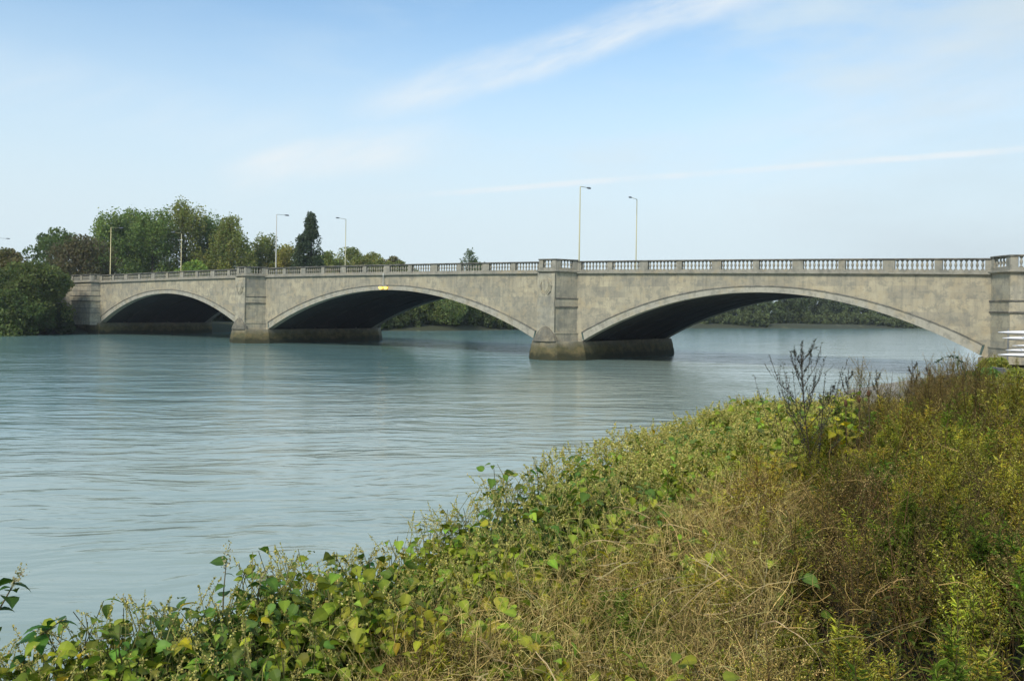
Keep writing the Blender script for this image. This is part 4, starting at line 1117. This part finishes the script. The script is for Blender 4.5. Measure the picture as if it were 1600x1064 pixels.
# --- single plants that stand out against the water
def mugwort(name, label, x, ytop, Y, zbase, lean, nbr, seed, col=(.060,.062,.048), spread=.42, group=None):
    rg = np.random.default_rng(seed)
    X, _, zt = at_depth(x, ytop, Y); h = zt-zbase
    o = empty(name, (X-lean*h, Y, zbase)); tag(o, label, 'plant', group)
    def axis(t): return np.array([lean*h*t+.012*math.sin(7*t), .01*math.sin(5*t), h*t])
    sm = MB(); sm.tube([tuple(axis(t)) for t in np.linspace(0,1,9)], np.linspace(.0075,.0015,9), 5, (.07,.05,.035))
    hd = MB()
    def buds(p0, d, L_, n_, s_):
        s_ = s_*.8
        t = rg.uniform(.12,1.0,n_); ya = rg.uniform(0,6.28,n_)
        P_ = p0+d*(L_*t)[:,None]+rg.normal(size=(n_,3))*.004
        scatter(hd, NV4, NF4, P_, rotmats(ya, -rg.uniform(.0,1.2,n_), rg.normal(size=n_)*.5), np.stack([s_*rg.uniform(.6,1.4,n_)]*3,1)*np.array([1,1.6,1]), greens(n_, col, rg, .3, .08))
    buds(axis(.72), axis(1)-axis(.72), 1.0, 70, .024)
    for k in range(nbr):
        t0 = .22+.70*(k+.5)/nbr; p0 = axis(t0); a = k*2.4+rg.uniform(-.3,.3); L_ = h*spread*(1.05-t0)*rg.uniform(.75,1.15)+.05
        e = rg.uniform(.75,1.1); d = np.array([math.cos(a)*math.cos(e), math.sin(a)*math.cos(e), math.sin(e)])
        p1 = p0+d*L_*.55; d2 = d*.6+np.array([0,0,.75]); d2 /= np.linalg.norm(d2); p2 = p1+d2*L_*.5
        sm.tube([tuple(p0),tuple(p1),tuple(p2)], [.003,.002,.0012], 4, (.07,.05,.035))
        buds(p0, d, L_*.55, 20, .030); buds(p1, d2, L_*.5, 44, .022)
        for j in range(4):
            q0 = p0+d*L_*(.2+.17*j); dd = d2+rg.normal(size=3)*.35; dd /= np.linalg.norm(dd); l3 = L_*rg.uniform(.18,.34)
            sm.tube([tuple(q0),tuple(q0+dd*l3)], [.0018,.001], 3, (.07,.05,.035)); buds(q0, dd, l3, 16, .020)
    sm.build('stem', M['straw'], o); hd.build('seed_heads', M['weed'], o)
    return o
GM = 'tall dark seed stems against the water'
mugwort('mugwort_plant','tallest dark branching stem standing alone against the water',1250,537,7.5,3.2,-.11,27,1,(.062,.068,.058),.70,group=GM)
mugwort('mugwort_plant','short dark sprig just right of the tallest stem',1299,600,9.4,3.3,.10,9,2,group=GM)
mugwort('mugwort_plant','slim dark stem between the tallest stem and the teasels',1325,574,10.2,3.3,-.05,9,3,(.06,.058,.045),.35,group=GM)
mugwort('mugwort_plant','dark stem leaning left out of the weeds, right of the teasels',1368,578,10.6,3.4,-.16,9,4,(.065,.062,.042),.35,group=GM)
mugwort('mugwort_plant','tall brownish stem leaning left just below the boats',1424,563,11.2,3.4,-.18,11,5,(.085,.07,.042),.36,group=GM)
mugwort('mugwort_plant','reddish brown bushy stem in the middle of the weeds',1452,574,10.8,3.4,-.06,13,6,(.10,.072,.045),.45,group=GM)
mugwort('mugwort_plant','thin upright stem right of the reddish brown bushy one',1480,585,10.6,3.4,-.03,10,7,(.085,.07,.042),.36,group=GM)
def teasel(label, x, y, Y, zb, seed):
    X, _, zt = at_depth(x, y, Y); o = empty('teasel_plant', (X, Y, zb)); tag(o, label, 'plant', 'brown teasel heads'); h = zt-zb
    sm = MB(); sm.tube([(0,0,0),(.02,0,h*.5),(0,0,h)], [.006,.005,.004], 5, (.12,.08,.045)); sm.build('stem', M['straw'], o)
    hd = MB(); hd.lathe([(.005,h-.030),(.015,h-.018),(.018,h),(.014,h+.020),(.005,h+.034)], 0, 0, 9, (.12,.065,.035))
    rg = np.random.default_rng(seed); n_ = 60; ya = rg.uniform(0,6.28,n_)
    scatter(hd, NV4, NF4, np.stack([np.cos(ya)*.016,np.sin(ya)*.016,h+rg.uniform(-.03,.035,n_)],1), rotmats(ya,-rg.uniform(.1,.9,n_),ya*0), np.stack([rg.uniform(.012,.022,n_)]*3,1), greens(n_,(.13,.072,.038),rg))
    hd.build('seed_head', M['straw'], o)
teasel('brown teasel head, lowest and leftmost of the three', 1322, 630, 8.2, 3.3, 1)
teasel('brown teasel head between the two others, above the weeds', 1343, 624, 8.2, 3.3, 2)
teasel('brown teasel head standing highest, right of the other two', 1358, 615, 8.2, 3.3, 3)
# arching spray
pts = [at_depth(x, y, 11.0) for x, y in ((1512,612),(1509,585),(1502,565),(1492,556),(1480,557),(1469,562),(1461,567))]
b0 = Vector(pts[0]); o = empty('bramble_shoot', tuple(b0)); tag(o, 'arching green bramble shoot hooked over the water by the abutment', 'plant')
loc = [(p[0]-b0.x, p[1]-b0.y, p[2]-b0.z) for p in pts]
sm = MB(); sm.tube([(0.02,0,-.7)]+loc, [.006,.005,.004,.004,.003,.003,.002,.002], 5, (.06,.08,.04)); sm.build('stem', M['straw'], o)
lf = MB(); rg = np.random.default_rng(8); n_ = 90; k = rg.integers(1, len(loc)-1, n_); t = rg.uniform(0,1,n_)[:,None]
La = np.array(loc); scatter(lf, NV4, NF4, La[k]*(1-t)+La[k+1]*t, rotmats(rg.uniform(0,6.28,n_), rg.uniform(-.8,1.0,n_), rg.normal(size=n_)*.5), np.stack([rg.uniform(.022,.045,n_)]*3,1)*np.array([1,2.2,1]), greens(n_,(.045,.075,.035),rg))
lf.build('leaves', M['weed'], o)

# leafy shoots: a stem with alternate heart shaped leaves and a flower spike
def shoot(name, label, pts, lsize, col, seed, flower=True, nleaf=9, cat='plant', group=None, spike=.0):
    rg = np.random.default_rng(seed); b0 = np.array(pts[0]); o = empty(name, tuple(b0)); tag(o, label, cat, group)
    loc = [np.array(p)-b0 for p in pts]; sm = MB(); sm.tube([tuple(p) for p in loc], np.linspace(.006,.002,len(loc)), 5, (.16,.13,.06)); sm.build('stem', M['straw'], o)
    La = np.array(loc); q = np.linspace(.25,1,nleaf)*(len(loc)-1); k = np.minimum(q.astype(int), len(loc)-2); t = (q-k)[:,None]
    P_ = La[k]*(1-t)+La[k+1]*t; ya = np.arange(nleaf)*2.5+rg.uniform(0,6)
    lf = MB(); scatter(lf, LV, LF, P_, rotmats(ya, rg.uniform(-.2,.6,nleaf), rg.normal(size=nleaf)*.4), lsize*rg.uniform(.6,1.25,nleaf), greens(nleaf, col, rg, .2, .1), LTC)
    lf.build('leaves', M['broadleaf'], o)
    if flower:
        fl = MB(); n_ = 90; t = rg.uniform(0,1,n_); e = La[-1]; dd = (La[-1]-La[-2]); dd = dd/np.linalg.norm(dd)
        P_ = e+dd*((t-.25)*max(spike,.09))[:,None]+rg.normal(size=(n_,3))*.010
        scatter(fl, FVt, QF, P_, rotmats(rg.uniform(0,6.28,n_), rg.uniform(-1.3,1.3,n_), rg.uniform(-1.3,1.3,n_)), rg.uniform(.005,.011,n_), greens(n_,(.42,.38,.22),rg,.2,.05))
        fl.build('flowers', M['weed'], o)
def pxs(Y, *xy): return [at_depth(x, y, Y) for x, y in xy]
GK = 'leafy shoots rising over the edge of the bank'
shoot('knotweed_shoot','leafy shoot alone at the left edge, over open water',pxs(3.4,(-40,1120),(-25,1020),(-5,960),(15,925),(24,908)),.075,(.055,.115,.022),1,nleaf=11,group=GK)
shoot('knotweed_shoot','low leafy shoot bending right, beside the one at the left edge',pxs(3.5,(20,1110),(35,1040),(50,1000),(75,985),(98,968)),.09,(.05,.12,.022),2,nleaf=9,flower=False,group=GK)
shoot('knotweed_shoot','shoot with the tall pale flower spike over the lower left bank',pxs(3.9,(345,1050),(348,980),(350,925),(354,880)),.07,(.055,.115,.022),3,nleaf=7,spike=.12,group=GK)
shoot('knotweed_shoot','pair of leaves on a thin shoot right of the tall flower spike',pxs(4.1,(400,1010),(402,950),(405,920),(410,908)),.055,(.055,.115,.022),4,nleaf=6,group=GK)
shoot('knotweed_shoot','shoot with a red leaf at the bend of the bank edge',pxs(4.9,(505,980),(508,930),(515,900),(530,893)),.085,(.075,.12,.02),5,nleaf=8,flower=False,group=GK)
shoot('knotweed_shoot','bluish green shoot with white flowers at the middle of the bank edge',pxs(5.2,(575,960),(572,915),(570,890),(578,876)),.065,(.04,.10,.035),6,nleaf=8,group=GK)
shoot('knotweed_shoot','upright shoot with paired leaves over the water, halfway along the bank edge',pxs(6.4,(840,800),(842,765),(841,742),(838,728)),.075,(.07,.13,.02),7,nleaf=9,group=GK)
shoot('knotweed_shoot','highest leafy shoot at the far tip of the broad leaved bank',pxs(10.8,(1146,680),(1148,655),(1150,638),(1151,626)),.12,(.07,.13,.02),8,nleaf=9,group=GK)
# bushes with yellow leaves
def yellow_shrub(label, x, y, Y, w, h, n_, col, seed, ls=.075):
    rg = np.random.default_rng(seed); X, _, z = at_depth(x, y, Y); zb = z-h*.5-.5
    o = empty('yellow_leaved_shrub', (X, Y, zb)); tag(o, label, 'shrub', 'yellow leaved patches in the undergrowth')
    P_ = rg.normal(size=(n_,3))*np.array([w*.32,w*.25,h*.28])+np.array([0,0,.5+h*.5])
    lf = MB(); scatter(lf, LV, LF, P_, rotmats(rg.uniform(0,6.28,n_), rg.normal(size=n_)*.4+.3, rg.normal(size=n_)*.5), ls*rg.uniform(.6,1.3,n_), greens(n_, col, rg, .2, .08), LTC); lf.build('leaves', M['broadleaf'], o)
    sm = MB()
    for k in range(9):
        e = P_[k]; sm.tube([(0,0,0),(e[0]*.5,e[1]*.5,e[2]*.6),tuple(e)], [.006,.004,.002], 4, (.12,.09,.04))
    sm.build('stems', M['straw'], o)
YC = (.42,.36,.022)
yellow_shrub('yellow leaved patch left of the tallest dark stem',1232,664,9.3,.42,.26,75,YC,1)
yellow_shrub('yellow leaved patch right of the tallest dark stem',1302,684,8.0,.40,.40,75,(.40,.345,.024),2)
yellow_shrub('yellow green leaves bordering the dry tangle below the dark hollow',962,838,5.3,.30,.13,42,(.24,.24,.025),3,.05)
yellow_shrub('lime yellow leaves in the dry stems at the bottom of the bank',640,985,3.9,.36,.13,45,(.24,.23,.022),4,.05)
# tall feathery weeds at the right edge
GR = 'tall feathery weeds at the right edge'
for k, (x, yt, Y, lab, tm) in enumerate([(1590,560,8.6,'feathery olive weed touching the right edge below the boats',T_OL[0]),(1560,600,7.8,'feathery olive weed second from the right edge',T_OL[1]),
                                       (1528,605,8.8,'greener feathery weed in front of the dark leafy bush',T_GR[0]),(1578,640,6.6,'yellowish feathery weed lower down at the right edge',T_YE[0])]):
    X, _, zt = at_depth(x, yt, Y); zb = 3.15; V, F, C = tm; h = zt-zb
    o = empty('feathery_weed', (X, Y, zb)); tag(o, lab, 'plant', GR)
    mb = MB()
    for j in range(5):
        a = j*1.3; q = Matrix.Rotation(a, 3, 'Z') @ Matrix.Rotation(.10*math.sin(j*2.1), 3, 'X')
        mb.addarr((V@np.array(q).T)*(h*(1-.07*j))+np.array([.09*math.cos(a*2),.09*math.sin(a*2),0])*(j > 0), F, C*1.05)
    mb.build('foliage', M['weed'], o)

# ------------------------------------------------------------------ sky, sun, camera
SUN_EL, SUN_AZ = R(42), R(212)          # azimuth clockwise from +Y: behind the camera, to its left
world = bpy.data.worlds.new('World'); scene.world = world; world.use_nodes = True
nt = world.node_tree; nt.nodes.clear()
wo = nt.nodes.new('ShaderNodeOutputWorld'); bg = nt.nodes.new('ShaderNodeBackground'); nt.links.new(bg.outputs[0], wo.inputs[0])
sky = nt.nodes.new('ShaderNodeTexSky'); sky.sky_type = 'NISHITA'; sky.sun_disc = False
sky.sun_elevation = SUN_EL; sky.sun_rotation = SUN_AZ
sky.air_density = 1.0; sky.dust_density = .6; sky.ozone_density = 1.6; sky.altitude = 0
tc = N(nt, 'ShaderNodeTexCoord'); D = tc.outputs['Generated']
sep = N(nt, 'ShaderNodeSeparateXYZ'); nt.links.new(D, sep.inputs[0])
def direction(x, y):
    X, Y, Z = at_depth(x, y, 1.0); return Vector((X, Y, Z-CAMH)).normalized()
def dotn(v, vec=None):
    n = N(nt, 'ShaderNodeVectorMath', operation='DOT_PRODUCT'); nt.links.new(vec or D, n.inputs[0]); n.inputs[1].default_value = tuple(v); return n.outputs['Value']
def band(x0, y0, x1, y1, w_in, w_out, fade0, fade1, warp, nscale):
    """a streak of cloud lying along the great circle through two directions"""
    a, b_ = direction(x0, y0), direction(x1, y1); nn = a.cross(b_).normalized(); tg = (b_-a*(a.dot(b_))).normalized()
    ac = dotn(nn)
    wn = noise(nt, D, nscale, 5, .6)
    ac = mathn(nt, 'ADD', ac, mathn(nt, 'MULTIPLY', mathn(nt, 'SUBTRACT', wn, .5), warp))
    al = mathn(nt, 'ARCTAN2', dotn(tg), dotn(a))
    span = math.atan2(b_.dot(tg), b_.dot(a))
    mk = ramp(nt, mathn(nt, 'ABSOLUTE', ac), w_out, w_in, 'S')
    mk = mathn(nt, 'MULTIPLY', mk, ramp(nt, al, -fade0, fade0*.4, 'S'))
    return mathn(nt, 'MULTIPLY', mk, ramp(nt, al, span+fade1, span-fade1*.4, 'S'))
# wispy texture stretched along the streaks
tdir = (direction(1120,0)-direction(400,260)).normalized()
up = tdir.cross(direction(760,130)).normalized()
c2 = N(nt, 'ShaderNodeCombineXYZ'); nt.links.new(mathn(nt,'MULTIPLY',dotn(tdir),5.0), c2.inputs[0]); nt.links.new(mathn(nt,'MULTIPLY',dotn(up),22.0), c2.inputs[1])
wisp = noise(nt, c2.outputs[0], 1.0, 7, .62)
s1 = mathn(nt, 'MULTIPLY', band(640,150,1150,-12,.004,.032,.10,.10,.030,7), ramp(nt, wisp, .28, .62))
s2 = mathn(nt, 'MULTIPLY', band(390,272,600,232,.006,.034,.05,.12,.030,7), mathn(nt,'MULTIPLY',ramp(nt, wisp, .26, .58),.95))
s3 = mathn(nt, 'MULTIPLY', band(740,299,1640,230,.0006,.0052,.16,.2,.005,9), ramp(nt, noise(nt, D, 14, 3, .6), .2, .6))
s4 = mathn(nt, 'MULTIPLY', band(1230,240,1560,110,.01,.10,.2,.2,.05,5), mathn(nt,'MULTIPLY',ramp(nt, wisp, .35, .7),.45))
s5 = mathn(nt, 'MULTIPLY', band(-60,90,420,215,.004,.05,.1,.15,.05,5), mathn(nt,'MULTIPLY',ramp(nt, wisp, .35, .7),.35))
c3 = N(nt, 'ShaderNodeMapping'); c3.inputs['Scale'].default_value = (1.6,1.6,5.5); nt.links.new(D, c3.inputs[0])
big = noise(nt, c3.outputs[0], 1.7, 6, .58)
veil = mathn(nt, 'MULTIPLY', ramp(nt, big, .42, .72, 'S'), mathn(nt, 'ADD', .05, mathn(nt, 'MULTIPLY', ramp(nt, dotn((1,.05,0)), -.35, .25), .72)))
rt_ = mathn(nt, 'MULTIPLY', ramp(nt, dotn((.80,.60,0)), .74, 1.0, 'S'), ramp(nt, big, .25, .60))   # thin high cloud thickening towards the right
hz = mathn(nt, 'MULTIPLY', ramp(nt, sep.outputs[2], .38, .07, 'S'), .95)
vm = mathn(nt, 'SUBTRACT', 1.0, mathn(nt, 'MULTIPLY', mathn(nt,'SUBTRACT',1.0,veil), mathn(nt,'SUBTRACT',1.0,hz)), True)
skyc = mixc(nt, 1.0, sky.outputs[0], (.90,1.02,1.0), 'MULTIPLY')
c_ = mixc(nt, vm, skyc, (3.60,4.22,4.58))
c_ = mixc(nt, mathn(nt, 'MULTIPLY', rt_, .88), c_, (3.08,3.58,3.85))
cov = mathn(nt, 'MAXIMUM', mathn(nt, 'MAXIMUM', s1, s2), mathn(nt, 'MAXIMUM', s4, s5))
c_ = mixc(nt, mathn(nt, 'MULTIPLY', cov, .88), c_, (4.3,4.62,4.80))
final = mixc(nt, mathn(nt, 'MULTIPLY', s3, .85), c_, (4.25,4.6,4.82))
nt.links.new(final, bg.inputs[0]); bg.inputs[1].default_value = .11

sd = bpy.data.lights.new('sun', 'SUN'); sd.energy = 1.9; sd.angle = R(12); sd.color = (1,.93,.82)
so = bpy.data.objects.new('sun', sd); COL.objects.link(so)
dv = Vector((math.sin(SUN_AZ)*math.cos(SUN_EL), math.cos(SUN_AZ)*math.cos(SUN_EL), math.sin(SUN_EL)))
so.rotation_euler = (-dv).to_track_quat('-Z', 'Y').to_euler(); so.location = tuple(dv*50)

# thin river haze
mb = MB(); mb.box(-3100, 3100, -500, 4100, -4.2, 40)
hm = bpy.data.materials.new('haze_air'); hm.use_nodes = True; hm.node_tree.nodes.clear()
ho = hm.node_tree.nodes.new('ShaderNodeOutputMaterial'); hv = hm.node_tree.nodes.new('ShaderNodeVolumePrincipled')
hv.inputs['Color'].default_value = (.93,.96,1,1); hv.inputs['Density'].default_value = HAZE; hv.inputs['Anisotropy'].default_value = .2
hm.node_tree.links.new(hv.outputs[0], ho.inputs['Volume'])
tag(mb.build('haze', hm), 'thin pale haze over the river', 'haze', None, 'stuff')
cam = bpy.data.cameras.new('camera'); co = bpy.data.objects.new('camera', cam); COL.objects.link(co)
cam.sensor_width = 36; cam.lens = FF/1600*36; cam.shift_y = -(FCY-YH)/1600; cam.clip_start = .05; cam.clip_end = 8000
co.matrix_world = Matrix.Translation((0,0,CAMH)) @ Matrix.Rotation(math.pi/2, 4, 'X') @ Matrix.Rotation(ROLL, 4, 'Z')
scene.camera = co

scene.view_settings.view_transform = 'Standard'; scene.view_settings.look = 'None'
scene.view_settings.exposure = 0.85; scene.view_settings.gamma = 1; scene.view_settings.use_curve_mapping = False
scene.render.engine = 'CYCLES'
scene.cycles.max_bounces = 6; scene.cycles.diffuse_bounces = 3; scene.cycles.glossy_bounces = 3; scene.cycles.transparent_max_bounces = 4
scene.cycles.use_denoising = True
